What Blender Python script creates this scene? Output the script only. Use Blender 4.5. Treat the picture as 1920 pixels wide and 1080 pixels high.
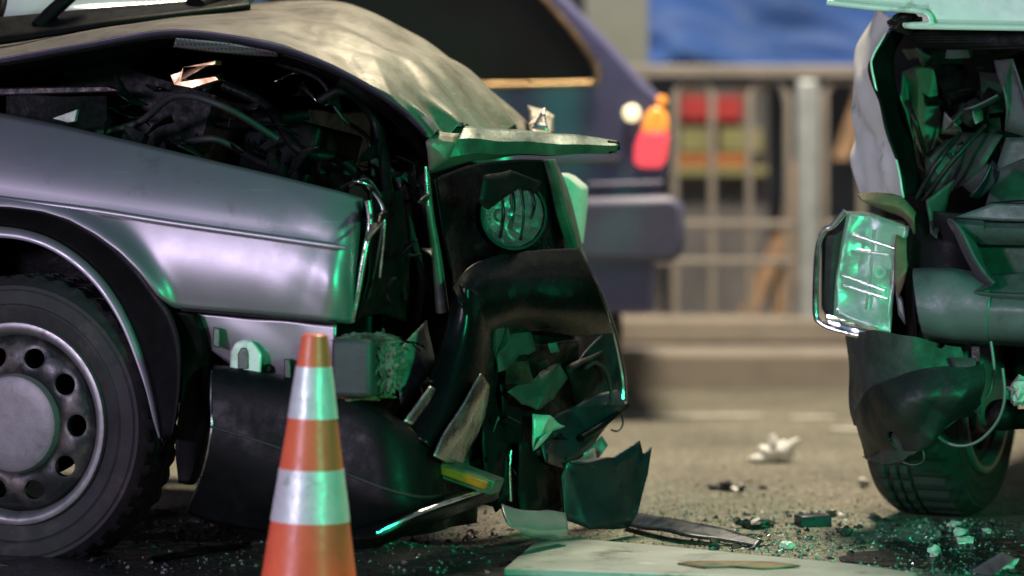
import bpy, bmesh, math, random
from mathutils import Vector, Matrix, noise

R = math.radians
for o in list(bpy.data.objects):
    bpy.data.objects.remove(o)
SC = bpy.context.scene
COL = SC.collection

# ------------------------------------------------------------------ camera
CAM_D, CAM_H, FPX, HOR = 6.0, 0.8, 5400.0, 325.0
cd = bpy.data.cameras.new('camera')
cam = bpy.data.objects.new('camera', cd)
COL.objects.link(cam)
cam.location = (0, -CAM_D, CAM_H)
cam.rotation_euler = (R(90), 0, 0)
cd.sensor_width = 36.0
cd.lens = FPX / 1920 * 36.0
cd.shift_y = -(540 - HOR) / 1920
cd.clip_end = 500
cd.dof.use_dof = True
cd.dof.focus_distance = 6.1
cd.dof.aperture_fstop = 1.6
SC.camera = cam

# ------------------------------------------------------------------ world: dusk sky
w = bpy.data.worlds.new('World')
SC.world = w
w.use_nodes = True
nt = w.node_tree
sky = nt.nodes.new('ShaderNodeTexSky')
sky.sky_type = 'NISHITA'
sky.sun_disc = False
sky.sun_elevation = R(4)
sky.dust_density = 2.5
sky.ozone_density = 2.0
sky.sun_rotation = R(30)
nt.links.new(sky.outputs[0], nt.nodes['Background'].inputs[0])
nt.nodes['Background'].inputs[1].default_value = 0.15

# last dusk light
sd = bpy.data.lights.new('sun', 'SUN')
sd.energy = 0.5
sd.angle = R(12)
sd.color = (1.0, 0.86, 0.72)
sun = bpy.data.objects.new('sun', sd)
COL.objects.link(sun)
sun.rotation_euler = (R(86), 0, R(150))

def lamp(name, kind, loc, target, energy, color, radius, cone=None, blend=.5):
    d = bpy.data.lights.new(name, kind)
    d.energy = energy
    d.color = color
    d.shadow_soft_size = radius
    if cone:
        d.spot_size = R(cone)
        d.spot_blend = blend
    o = bpy.data.objects.new(name, d)
    COL.objects.link(o)
    o.location = loc
    o.rotation_euler = (Vector(target) - Vector(loc)).to_track_quat('-Z', 'Y').to_euler()
    return o
# sodium street lamp above the road beyond the wrecks
lamp('street_lamp_light', 'SPOT', (0.9, 2.8, 6.2), (1.5, 3.6, 0), 3300, (1.0, 0.87, 0.64), .8, 112, .8)
# green signal light and blue beacon of the emergency vehicles on the photographer's side
lamp('green_signal_light', 'SPOT', (1.95, -3.6, 0.95), (0.22, 0.3, .46), 560, (0.01, 1.0, 0.40), .10, 38, 1.0)
lamp('blue_beacon_light', 'SPOT', (-4.6, -5.0, 1.7), (0, .4, .6), 800, (0.84, 0.69, 1.0), .45, 80, .5)

vs = SC.view_settings
vs.view_transform = 'Standard'
vs.look = 'None'
vs.exposure = 0.0
vs.gamma = 1.0
vs.use_curve_mapping = False

# ------------------------------------------------------------------ materials
MATS = {}
def mat(name, col, rough=.5, metal=0.0, var=0.0, vscale=12, bump=0.0, bscale=60, col2=None, c2scale=5, c2lo=.5, c2hi=.62,
        coat=0.0, trans=0.0, emit=None, estr=0.0, rvar=0.0, ior=1.5, spec=.5, alpha=1.0, scratch=0.0):
    # alpha < 1: clear thin lens or pane that lets light through
    m = bpy.data.materials.new(name)
    m.use_nodes = True
    t = m.node_tree
    b = t.nodes['Principled BSDF']
    b.inputs['Roughness'].default_value = rough
    b.inputs['Metallic'].default_value = metal
    b.inputs['Coat Weight'].default_value = coat
    b.inputs['Coat Roughness'].default_value = .08
    b.inputs['Transmission Weight'].default_value = trans
    b.inputs['IOR'].default_value = ior
    b.inputs['Specular IOR Level'].default_value = spec
    b.inputs['Alpha'].default_value = alpha
    if emit:
        b.inputs['Emission Color'].default_value = (*emit, 1)
        b.inputs['Emission Strength'].default_value = estr
    tc = t.nodes.new('ShaderNodeTexCoord')
    oi = t.nodes.new('ShaderNodeObjectInfo')
    ad = t.nodes.new('ShaderNodeVectorMath'); ad.operation = 'ADD'
    t.links.new(tc.outputs['Object'], ad.inputs[0])
    t.links.new(oi.outputs['Location'], ad.inputs[1])
    vec = ad.outputs[0]
    def nz(scale, detail=5, rgh=.6):
        n = t.nodes.new('ShaderNodeTexNoise')
        n.inputs['Scale'].default_value = scale
        n.inputs['Detail'].default_value = detail
        n.inputs['Roughness'].default_value = rgh
        t.links.new(vec, n.inputs['Vector'])
        return n.outputs['Fac']
    def ramp(fac, lo, hi, a, c):
        r = t.nodes.new('ShaderNodeMapRange')
        r.inputs['From Min'].default_value = lo
        r.inputs['From Max'].default_value = hi
        r.inputs['To Min'].default_value = a
        r.inputs['To Max'].default_value = c
        t.links.new(fac, r.inputs['Value'])
        return r.outputs[0]
    cur = None
    if var > 0:
        mx = t.nodes.new('ShaderNodeMix'); mx.data_type = 'RGBA'
        mx.inputs[6].default_value = (*[c * (1 - var) for c in col], 1)
        mx.inputs[7].default_value = (*[min(1, c * (1 + var)) for c in col], 1)
        t.links.new(ramp(nz(vscale), .3, .7, 0, 1), mx.inputs[0])
        cur = mx.outputs[2]
    if col2:
        mx = t.nodes.new('ShaderNodeMix'); mx.data_type = 'RGBA'
        mx.inputs[6].default_value = (*col, 1)
        if cur: t.links.new(cur, mx.inputs[6])
        mx.inputs[7].default_value = (*col2, 1)
        t.links.new(ramp(nz(c2scale, 8, .7), c2lo, c2hi, 0, 1), mx.inputs[0])
        cur = mx.outputs[2]
    if scratch:
        sm = t.nodes.new('ShaderNodeMapping')
        sm.inputs['Scale'].default_value = (7, 7, 150); sm.inputs['Rotation'].default_value = (.12, .16, 0)
        t.links.new(vec, sm.inputs['Vector'])
        sn = t.nodes.new('ShaderNodeTexNoise'); sn.inputs['Scale'].default_value = 1.6; sn.inputs['Detail'].default_value = 3
        t.links.new(sm.outputs[0], sn.inputs['Vector'])
        mx = t.nodes.new('ShaderNodeMix'); mx.data_type = 'RGBA'
        mx.inputs[6].default_value = (*col, 1)
        if cur: t.links.new(cur, mx.inputs[6])
        mx.inputs[7].default_value = (*[min(.75, c * 1.5 + .05) for c in col], 1)
        t.links.new(ramp(sn.outputs['Fac'], .66, .74, 0, scratch), mx.inputs[0])
        cur = mx.outputs[2]
    if cur: t.links.new(cur, b.inputs['Base Color'])
    else: b.inputs['Base Color'].default_value = (*col, 1)
    if rvar > 0:
        t.links.new(ramp(nz(vscale * 2.3), .3, .7, max(.02, rough - rvar), min(1, rough + rvar)), b.inputs['Roughness'])
    if bump > 0:
        bp = t.nodes.new('ShaderNodeBump')
        bp.inputs['Strength'].default_value = bump
        bp.inputs['Distance'].default_value = .004
        t.links.new(nz(bscale), bp.inputs['Height'])
        t.links.new(bp.outputs[0], b.inputs['Normal'])
    MATS[name] = m
    return m

mat('silver_paint', (.33, .315, .33), .42, .72, var=.04, vscale=7, rvar=.02, bump=.03, bscale=300, col2=(.19, .175, .16), c2scale=9, c2lo=.60, c2hi=.80, scratch=0.35)
mat('bonnet_paint', (.235, .21, .175), .48, .3, var=.14, vscale=6, rvar=.13, bump=.18, bscale=28, col2=(.10, .08, .055), c2scale=7, c2lo=.46, c2hi=.72, scratch=0.6)
mat('lip_dark', (.07, .06, .085), .4, .4, var=.2)
mat('grey_trim', (.28, .27, .29), .35, .5, var=.1, rvar=.1, scratch=0.6)
mat('white_paint', (.78, .80, .74), .38, 0, var=.06, coat=.4, rvar=.1, bump=.1, bscale=30, col2=(.28, .29, .22), c2scale=8, c2lo=.58, c2hi=.72, scratch=0.6)
mat('black_plastic', (.0045, .0045, .005), .5, 0, var=.3, rvar=.14, bump=.12, bscale=160, col2=(.012, .012, .012), c2scale=14, c2lo=.6, c2hi=.8, spec=.14)
mat('gloss_black', (.003, .003, .0035), .28, 0, var=.2, rvar=.07, bump=.06, bscale=40, col2=(.008, .008, .008), c2scale=30, c2lo=.64, c2hi=.78, spec=.16)
mat('rubber', (.022, .022, .022), .72, 0, var=.35, vscale=20, bump=.25, bscale=120, col2=(.075, .06, .052), c2scale=9, c2lo=.55, c2hi=.75)
mat('rubber_trim', (.02, .02, .021), .6, 0, var=.2, bump=.1)
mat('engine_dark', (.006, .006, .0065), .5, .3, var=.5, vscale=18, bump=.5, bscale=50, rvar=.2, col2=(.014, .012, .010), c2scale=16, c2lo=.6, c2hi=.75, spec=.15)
mat('engine_grey', (.03, .03, .03), .45, .7, var=.4, vscale=20, bump=.4, bscale=60, rvar=.2, col2=(.05, .035, .025), c2scale=12)
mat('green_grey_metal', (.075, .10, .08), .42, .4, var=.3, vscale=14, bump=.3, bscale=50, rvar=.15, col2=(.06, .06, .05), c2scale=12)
mat('bare_metal', (.55, .53, .5), .28, 1, var=.2, rvar=.15, bump=.3, bscale=40)
mat('brass_metal', (.42, .28, .15), .35, 1, var=.3, rvar=.15)
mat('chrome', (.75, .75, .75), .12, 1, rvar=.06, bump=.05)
mat('rim_dark', (.03, .033, .033), .42, .45, var=.3, rvar=.12, bump=.15, bscale=60, col2=(.11, .09, .08), c2scale=12)
mat('rim_lip', (.27, .26, .26), .38, .65, var=.2, rvar=.1, col2=(.12, .10, .09), c2scale=14, c2lo=.55, c2hi=.7)
mat('hub_grey', (.23, .215, .22), .5, .35, var=.14, vscale=40, bump=.10, bscale=120, col2=(.12, .11, .105), c2scale=18, c2lo=.58, c2hi=.75)
mat('foam', (.12, .125, .10), .9, 0, var=.5, vscale=22, bump=1.0, bscale=45, col2=(.04, .042, .03), c2scale=20, c2lo=.45, c2hi=.6)
mat('dark_block', (.045, .05, .055), .6, 0, var=.3, bump=.3)
mat('underseal', (.035, .045, .04), .6, .1, var=.4, vscale=15, bump=.35, bscale=60, rvar=.2, col2=(.055, .06, .055), c2scale=9, c2lo=.55, c2hi=.75)
mat('bumper_grey', (.10, .10, .108), .45, .05, var=.16, vscale=9, bump=.2, bscale=60, rvar=.12, col2=(.045, .047, .045), c2scale=8, c2lo=.5, c2hi=.7, scratch=0.6)
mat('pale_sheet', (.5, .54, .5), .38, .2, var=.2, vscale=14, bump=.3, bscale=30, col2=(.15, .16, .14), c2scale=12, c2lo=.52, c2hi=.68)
mat('liner_black', (.012, .013, .013), .45, 0, var=.3, bump=.4, bscale=50, spec=.4)
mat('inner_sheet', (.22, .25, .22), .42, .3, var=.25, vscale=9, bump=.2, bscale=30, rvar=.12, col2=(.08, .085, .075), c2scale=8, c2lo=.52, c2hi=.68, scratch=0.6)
mat('torn_sheet', (.011, .017, .026), .38, .1, var=.4, vscale=14, bump=.3, bscale=30, rvar=.15, col2=(.10, .10, .10), c2scale=20, c2lo=.62, c2hi=.75)
mat('rust_strip', (.17, .13, .07), .7, .1, var=.4, bump=.5, bscale=50, col2=(.07, .07, .04), c2scale=14)
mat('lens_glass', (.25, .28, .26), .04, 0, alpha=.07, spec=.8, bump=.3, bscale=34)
mat('lens_crazed', (.6, .68, .64), .08, 0, alpha=.20, spec=.8, bump=.8, bscale=40)
mat('reflector', (.62, .66, .64), .13, 1, bump=.6, bscale=20)
mat('reflector_dark', (.22, .25, .24), .16, 1, bump=.8, bscale=24)
mat('reflector_satin', (.62, .68, .65), .36, 1, bump=1.0, bscale=30)
mat('amber_lens', (.55, .12, .006), .3, 0, trans=.1, var=.3, vscale=30, bump=.3, bscale=90)
mat('windscreen_glass', (.30, .38, .43), .12, 0, var=.1)  # opaque pale blue: sky reflection put into the glass colour
mat('tinted_glass', (.02, .02, .022), .12, 0, spec=.18)
mat('cone_orange', (.97, .17, .075), .38, 0, var=.12, vscale=25, rvar=.08, bump=.12, bscale=70, col2=(.70, .13, .05), c2scale=16, c2lo=.6, c2hi=.75)
mat('cone_band', (.78, .80, .80), .40, .2, var=.08, vscale=40, rvar=.1, bump=.3, bscale=45, col2=(.5, .51, .5), c2scale=22, c2lo=.58, c2hi=.66)
mat('bg_car_paint', (.13, .13, .26), .35, .2, var=.05)
mat('counter_grey', (.12, .115, .125), .7, 0, var=.3, vscale=4)
mat('bg_car_dark', (.06, .06, .075), .5, 0, var=.1)
mat('bg_bumper', (.11, .11, .19), .5, 0, var=.1)
mat('tail_red', (.6, .03, .05), .3, 0, emit=(1.0, .10, .12), estr=1.0)
mat('tail_amber', (.8, .3, .03), .3, 0, emit=(1.0, .34, .06), estr=1.0)
mat('glint_warm', (.9, .85, .6), .3, 0, emit=(1.0, .86, .5), estr=1.6)  # glow painted for a highlight on the bodywork, no lamp
mat('fence_paint', (.24, .215, .20), .55, .1, var=.12, vscale=5, bump=.1)
mat('pole_grey', (.33, .36, .39), .5, .2, var=.15)
mat('tarp_blue', (.07, .17, .52), .55, 0, var=.3, vscale=1.5, bump=.3, bscale=12)
mat('sign_red', (.42, .035, .04), .6, 0, var=.2, vscale=6)
mat('board_yellow', (.26, .25, .12), .7, 0, var=.25, vscale=6)
mat('board_orange', (.40, .14, .05), .7, 0, var=.2)
mat('dark_wall', (.12, .12, .13), .8, 0, var=.4, vscale=2, col2=(.12, .085, .06), c2scale=1.2, c2lo=.5, c2hi=.6)
mat('brown_wood', (.20, .12, .07), .8, 0, var=.3, vscale=8)
mat('pillar_grey', (.17, .185, .175), .8, 0, var=.15, vscale=3, bump=.2)
mat('concrete', (.27, .235, .205), .85, 0, var=.18, vscale=5, bump=.4, bscale=40, col2=(.17, .145, .125), c2scale=2.5, c2lo=.5, c2hi=.65)
mat('pavement', (.25, .22, .205), .85, 0, var=.2, vscale=4, bump=.3, bscale=40)
mat('line_paint', (.46, .45, .40), .7, 0, var=.1, vscale=9, bump=.3, bscale=200, col2=(.14, .13, .11), c2scale=30, c2lo=.5, c2hi=.62)
mat('white_board', (.33, .335, .32), .4, 0, var=.1, vscale=4, rvar=.1, bump=.08, bscale=90, col2=(.10, .105, .09), c2scale=7, c2lo=.55, c2hi=.70, scratch=.6)
mat('white_tissue', (.92, .92, .90), .8, 0, var=.04, bump=.3)
mat('glass_bits', (.30, .36, .34), .10, 0, trans=.4)
mat('dark_bits', (.03, .03, .03), .4, 0, var=.6, vscale=60)
mat('grit', (.13, .115, .09), .8, 0, var=.7, vscale=90)
mat('pale_bits', (.55, .53, .48), .5, 0, var=.4, vscale=50)
mat('wire', (.02, .02, .02), .4)
mat('wire_pale', (.16, .16, .155), .4, .3)

def asphalt():
    m = bpy.data.materials.new('asphalt'); m.use_nodes = True
    t = m.node_tree; b = t.nodes['Principled BSDF']
    tc = t.nodes.new('ShaderNodeTexCoord')
    def nz(scale, detail=4, rg=.6):
        n = t.nodes.new('ShaderNodeTexNoise'); n.inputs['Scale'].default_value = scale
        n.inputs['Detail'].default_value = detail; n.inputs['Roughness'].default_value = rg
        t.links.new(tc.outputs['Object'], n.inputs['Vector']); return n.outputs['Fac']
    vo = t.nodes.new('ShaderNodeTexVoronoi'); vo.inputs['Scale'].default_value = 130
    t.links.new(tc.outputs['Object'], vo.inputs['Vector'])
    cr = t.nodes.new('ShaderNodeValToRGB')
    cr.color_ramp.elements[0].position = .1; cr.color_ramp.elements[0].color = (.075, .072, .062, 1)
    cr.color_ramp.elements[1].position = .95; cr.color_ramp.elements[1].color = (.29, .275, .235, 1)
    e = cr.color_ramp.elements.new(.55); e.color = (.148, .146, .120, 1)
    sp = t.nodes.new('ShaderNodeSeparateColor'); t.links.new(vo.outputs['Color'], sp.inputs[0])
    t.links.new(sp.outputs[0], cr.inputs[0])
    mx = t.nodes.new('ShaderNodeMix'); mx.data_type = 'RGBA'; mx.blend_type = 'MULTIPLY'; mx.inputs[0].default_value = 1
    t.links.new(cr.outputs[0], mx.inputs[6])
    c2 = t.nodes.new('ShaderNodeValToRGB')
    c2.color_ramp.elements[0].position = .3; c2.color_ramp.elements[0].color = (.62, .60, .58, 1)
    c2.color_ramp.elements[1].position = .7; c2.color_ramp.elements[1].color = (1.25, 1.2, 1.1, 1)
    t.links.new(nz(1.7, 6), c2.inputs[0]); t.links.new(c2.outputs[0], mx.inputs[7])
    t.links.new(mx.outputs[2], b.inputs['Base Color'])
    b.inputs['Roughness'].default_value = .75
    bp = t.nodes.new('ShaderNodeBump'); bp.inputs['Strength'].default_value = .8; bp.inputs['Distance'].default_value = .006
    t.links.new(vo.outputs['Distance'], bp.inputs['Height']); t.links.new(bp.outputs[0], b.inputs['Normal'])
    MATS['asphalt'] = m
asphalt()

def perforated():
    m = bpy.data.materials.new('perforated_liner'); m.use_nodes = True
    t = m.node_tree; b = t.nodes['Principled BSDF']
    tc = t.nodes.new('ShaderNodeTexCoord')
    vo = t.nodes.new('ShaderNodeTexVoronoi'); vo.inputs['Scale'].default_value = 110; vo.inputs['Randomness'].default_value = 0
    t.links.new(tc.outputs['Object'], vo.inputs['Vector'])
    cr = t.nodes.new('ShaderNodeValToRGB')
    cr.color_ramp.elements[0].position = .30; cr.color_ramp.elements[0].color = (.01, .01, .01, 1)
    cr.color_ramp.elements[1].position = .36; cr.color_ramp.elements[1].color = (.30, .27, .30, 1)
    t.links.new(vo.outputs['Distance'], cr.inputs[0]); t.links.new(cr.outputs[0], b.inputs['Base Color'])
    b.inputs['Roughness'].default_value = .5
    MATS['perforated_liner'] = m
perforated()

# ------------------------------------------------------------------ geometry helpers
YAW = R(17.5)                                   # the silver car points right and towards the camera
N2 = Vector((-math.sin(YAW), -math.cos(YAW)))   # outward normal of its near side
U2 = Vector((math.cos(YAW), -math.sin(YAW)))    # its forward direction
V2 = Vector((math.sin(YAW), math.cos(YAW)))     # across, to its far side
W0 = Vector((-1.06, 0.0))

def W(px, py, Y):
    s = (CAM_D + Y) / FPX
    return Vector(((px - 960) * s, Y, CAM_H + (HOR - py) * s))
def S(px, py, off=0.0):
    """a point of the silver car's near side, off metres proud of it"""
    k = (px - 960) / FPX
    q = W0 + N2 * off
    Y = (q.x * N2.x + q.y * N2.y - CAM_D * k * N2.x) / (k * N2.x + N2.y)
    return W(px, py, Y)
def lerp_tab(tab, x):
    if x <= tab[0][0]: return tab[0][1]
    for (a, va), (b, vb) in zip(tab, tab[1:]):
        if x <= b: return va + (vb - va) * (x - a) / (b - a)
    return tab[-1][1]
FT = [(690, -.18), (830, .02), (960, .24), (1080, .46), (1170, .62)]
def F(px, py, dy=0.0):
    """a point of the silver car's crushed front"""
    return W(px, py, lerp_tab(FT, px) + dy)
def G(px, py, lift=0.0):
    """a point on the ground"""
    d = FPX * (CAM_H - lift) / (py - HOR)
    return W(px, py, d - CAM_D)

def link(name, me, m, parent=None, smooth=40, kind=None, label=None, cat=None, group=None, solid=0.0, bevel=0.0, recentre=True):
    if recentre and len(me.vertices):
        c = Vector((0, 0, 0))
        for v in me.vertices: c += v.co
        c /= len(me.vertices)
        me.transform(Matrix.Translation(-c))
    else:
        c = Vector((0, 0, 0))
    if smooth:
        me.polygons.foreach_set('use_smooth', [True] * len(me.polygons))
        me.set_sharp_from_angle(angle=R(smooth))
    me.materials.append(MATS[m])
    o = bpy.data.objects.new(name, me)
    COL.objects.link(o)
    o.location = c
    if parent:
        o.parent = parent
        b = Vector((0, 0, 0)); p = parent
        while p:
            b += p.location; p = p.parent
        o.location = c - b
    if solid:
        s = o.modifiers.new('thickness', 'SOLIDIFY'); s.thickness = solid; s.offset = 0
    if bevel:
        s = o.modifiers.new('bevel', 'BEVEL'); s.width = bevel; s.segments = 2; s.limit_method = 'ANGLE'
    tag(o, label, cat, group, kind)
    return o
def tag(o, label=None, cat=None, group=None, kind=None):
    if label: o['label'] = label
    if cat: o['category'] = cat
    if group: o['group'] = group
    if kind: o['kind'] = kind
def empty(name, loc, label, cat, group=None):
    o = bpy.data.objects.new(name, None)
    COL.objects.link(o)
    o.location = loc
    o.empty_display_size = .1
    tag(o, label, cat, group)
    return o
def done(bm, name='mesh'):
    me = bpy.data.meshes.new(name)
    bmesh.ops.recalc_face_normals(bm, faces=bm.faces)
    bm.to_mesh(me); bm.free()
    return me

def catmull(p, t):
    n = len(p)
    f = t * (n - 1); i = min(int(f), n - 2); u = f - i
    a = p[max(i - 1, 0)]; b = p[i]; c = p[i + 1]; d = p[min(i + 2, n - 1)]
    return .5 * ((2 * b) + (c - a) * u + (2 * a - 5 * b + 4 * c - d) * u * u + (3 * b - a - 3 * c + d) * u ** 3)
def linear(p, t):
    n = len(p)
    f = t * (n - 1); i = min(int(f), n - 2)
    return p[i].lerp(p[i + 1], f - i)
def crumple(p, amp, freq, seed):
    """dents: soft swelling plus straight sharp folds"""
    o = Vector((seed * 7.3, seed * 3.1, seed * 1.7))
    n1 = noise.noise_vector(p * freq * .8 + o)
    r_ = random.Random(seed * 13 + 5)
    f = Vector((0, 0, 0))
    for q in range(4):
        d = Vector((r_.uniform(-1, 1), r_.uniform(-.6, .6), r_.uniform(-1, 1))).normalized()
        w_ = abs(((p.dot(d) * freq * r_.uniform(.35, .8) + r_.random()) % 1) * 2 - 1) - .5
        f += Vector((r_.uniform(-.5, .5), r_.choice((-1, 1)) * r_.uniform(.5, 1), r_.uniform(-.5, .5))) * w_
    return p + amp * (.7 * n1 + .85 * f)
def loft_mesh(rows, n=24, m=8, amp=0, freq=6, seed=0, smooth_rows=True, fn=None):
    """a surface through a list of polylines; n points along, m steps between neighbouring rows"""
    cs = [[catmull(r, i / (n - 1)) for i in range(n)] for r in rows]
    k = (len(rows) - 1) * m + 1
    bm = bmesh.new(); vs_ = []
    for j in range(k):
        row = []
        for i in range(n):
            col = [c[i] for c in cs]
            p = (catmull if smooth_rows else linear)(col, j / (k - 1)) if len(col) > 2 else linear(col, j / (k - 1))
            if amp: p = crumple(p, amp, freq, seed)
            if fn: p = fn(p, i / (n - 1), j / (k - 1))
            row.append(bm.verts.new(p))
        vs_.append(row)
    for j in range(k - 1):
        for i in range(n - 1):
            bm.faces.new((vs_[j][i], vs_[j][i + 1], vs_[j + 1][i + 1], vs_[j + 1][i]))
    return done(bm)
def sheet(name, rows, m, parent=None, n=24, k=8, amp=0, freq=6, seed=0, thick=.004, smooth=24, smooth_rows=True, fn=None, tear=None, **kw):
    me = loft_mesh(rows, n, k, amp, freq, seed, smooth_rows, fn)
    if tear:   # ragged holes and a torn lower edge
        bm = bmesh.new(); bm.from_mesh(me)
        zs = [v.co.z for v in bm.verts]; z0, z1 = min(zs), max(zs)
        kill = [f for f in bm.faces if noise.noise(f.calc_center_median() * tear[1] + Vector((seed, 0, 0))) + .55 * max(0, 1 - (f.calc_center_median().z - z0) / (z1 - z0) * 2.2) > tear[0]]
        bmesh.ops.delete(bm, geom=kill, context='FACES')
        bm.to_mesh(me); bm.free()
    return link(name, me, m, parent, smooth, solid=thick, **kw)
def shard(name, pts, m, parent=None, amp=.01, freq=8, seed=0, thick=.004, cuts=4, smooth=16, **kw):
    """a torn flat piece with the outline pts (3-D points), dented"""
    bm = bmesh.new()
    vs_ = [bm.verts.new(p) for p in pts]
    bm.faces.new(vs_)
    bmesh.ops.triangulate(bm, faces=bm.faces)
    bmesh.ops.subdivide_edges(bm, edges=bm.edges, cuts=cuts, use_grid_fill=True)
    for v in bm.verts: v.co = crumple(v.co, amp, freq, seed)
    return link(name, done(bm), m, parent, smooth, solid=thick, **kw)
def tube_mesh(pts, r, seg=10, n=None, cap=True, bm=None):
    own = bm is None
    if own: bm = bmesh.new()
    n = n or max(2, (len(pts) - 1) * 5 + 1)
    P = [catmull(pts, i / (n - 1)) if len(pts) > 2 else pts[0].lerp(pts[1], i / (n - 1)) for i in range(n)]
    up = Vector((.13, .21, .97)); rings = []
    for i, p in enumerate(P):
        d = (P[min(i + 1, n - 1)] - P[max(i - 1, 0)]).normalized()
        a = d.cross(up)
        if a.length < .05: a = d.cross(Vector((1, 0, 0)))
        a.normalize(); b = d.cross(a)
        rr = r(i / (n - 1)) if callable(r) else r
        rings.append([bm.verts.new(p + rr * (math.cos(t * math.tau / seg) * a + math.sin(t * math.tau / seg) * b)) for t in range(seg)])
    for q, s in zip(rings, rings[1:]):
        for t in range(seg):
            bm.faces.new((q[t], q[(t + 1) % seg], s[(t + 1) % seg], s[t]))
    if cap:
        bm.faces.new(rings[0][::-1]); bm.faces.new(rings[-1])
    return done(bm) if own else bm
def tube(name, pts, r, m, parent=None, **kw):
    return link(name, tube_mesh(pts, r), m, parent, 60, **kw)
def box_bm(bm, c, size, rot=None):
    r = bmesh.ops.create_cube(bm, size=1)
    M = Matrix.Translation(c) @ (rot or Matrix.Identity(4)) @ Matrix.Diagonal((*size, 1))
    bmesh.ops.transform(bm, matrix=M, verts=r['verts'])
def box(name, c, size, m, parent=None, rot=None, bevel=.004, amp=0, freq=8, seed=0, cuts=0, **kw):
    bm = bmesh.new(); box_bm(bm, Vector(c), size, rot)
    if cuts: bmesh.ops.subdivide_edges(bm, edges=bm.edges, cuts=cuts, use_grid_fill=True)
    if amp:
        for v in bm.verts: v.co = crumple(v.co, amp, freq, seed)
    return link(name, done(bm), m, parent, 30, bevel=0 if amp else bevel, **kw)
def prism(name, pts, depth, m, parent=None, bevel=.004, smooth=30, **kw):
    """outline pts (3-D, front face) pushed back by the vector depth"""
    bm = bmesh.new()
    a = [bm.verts.new(p) for p in pts]; b = [bm.verts.new(p + depth) for p in pts]
    bm.faces.new(a); bm.faces.new(b[::-1])
    for i in range(len(pts)):
        j = (i + 1) % len(pts)
        bm.faces.new((a[i], b[i], b[j], a[j]))
    return link(name, done(bm), m, parent, smooth, bevel=bevel, **kw)
def frame_mat(axis, origin):
    """local z = axis"""
    z = axis.normalized(); x = Vector((0, 0, 1)).cross(z)
    if x.length < .01: x = Vector((1, 0, 0))
    x.normalize(); y = z.cross(x)
    return Matrix.Translation(origin) @ Matrix((( x.x, y.x, z.x, 0), (x.y, y.y, z.y, 0), (x.z, y.z, z.z, 0), (0, 0, 0, 1)))
def lathe_mesh(prof, seg, M=None, mod=None, floor=None):
    bm = bmesh.new(); rings = []
    for t in range(seg):
        a = t * math.tau / seg; ring = []
        for i, (r, z) in enumerate(prof):
            rr, zz = mod(i, t, r, z) if mod else (r, z)
            ring.append(bm.verts.new((rr * math.cos(a), rr * math.sin(a), zz)))
        rings.append(ring)
    for t in range(seg):
        q, s = rings[t], rings[(t + 1) % seg]
        for i in range(len(prof) - 1):
            bm.faces.new((q[i], q[i + 1], s[i + 1], s[i]))
    bmesh.ops.remove_doubles(bm, verts=bm.verts, dist=1e-5)
    if M: bmesh.ops.transform(bm, matrix=M, verts=bm.verts)
    if floor is not None:
        for v in bm.verts:
            if v.co.z < floor: v.co.z = floor + (v.co.z - floor) * .02
    return done(bm)
def lathe(name, prof, seg, m, parent, axis, origin, mod=None, smooth=40, **kw):
    return link(name, lathe_mesh(prof, seg, frame_mat(axis, origin), mod), m, parent, smooth, **kw)

# ------------------------------------------------------------------ ground, pavement, kerb
def slab(name, x0, x1, y0, y1, z0, z1, m, kind='structure', bevel=0):
    bm = bmesh.new(); box_bm(bm, Vector(((x0 + x1) / 2, (y0 + y1) / 2, (z0 + z1) / 2)), (x1 - x0, y1 - y0, z1 - z0))
    return link(name, done(bm), m, None, 0, kind=kind, bevel=bevel)
def plane(name, x0, x1, y0, y1, z, m, kind='structure', parent=None):
    bm = bmesh.new()
    bm.faces.new([bm.verts.new(p) for p in ((x0, y0, z), (x1, y0, z), (x1, y1, z), (x0, y1, z))])
    return link(name, done(bm), m, parent, 0, kind=kind)
plane('road', -60, 60, -40, 100, 0, 'asphalt')
KERB_Y = 4.65
slab('pavement', -30, 30, KERB_Y + .15, 60, -.1, .12, 'pavement')
slab('kerb', -30, 30, KERB_Y, KERB_Y + .15, -.1, .135, 'concrete', bevel=.015)
for i, (a, b, y) in enumerate(((1020, 1428, 781), (1484, 1566, 784), (1560, 1760, 806))):
    p, q = G(a, y), G(b, y)
    plane('lane_marking', p.x, q.x, p.y - .05, p.y + .05, .004, 'line_paint')

mat('dark_glossy', (.018, .017, .016), .32, 0, var=.4, vscale=9, bump=.7, bscale=130, spec=.4, rvar=.2)
def road_patch(c, rx, ry, seed):  # irregular dark glossy patch laid on the road
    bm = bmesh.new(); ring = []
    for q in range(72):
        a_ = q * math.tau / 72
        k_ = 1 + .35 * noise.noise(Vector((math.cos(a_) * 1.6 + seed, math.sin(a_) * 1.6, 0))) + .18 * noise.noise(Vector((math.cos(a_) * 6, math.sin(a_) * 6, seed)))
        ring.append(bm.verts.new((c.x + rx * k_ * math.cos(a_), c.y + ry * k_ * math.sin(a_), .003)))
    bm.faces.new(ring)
    link('dark_patch', done(bm), 'dark_glossy', None, 0, kind='structure')
road_patch(Vector((-.55, -.1, 0)), .62, .34, 1.0)
road_patch(Vector((1.12, .02, 0)), .36, .30, 5.0)

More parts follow.
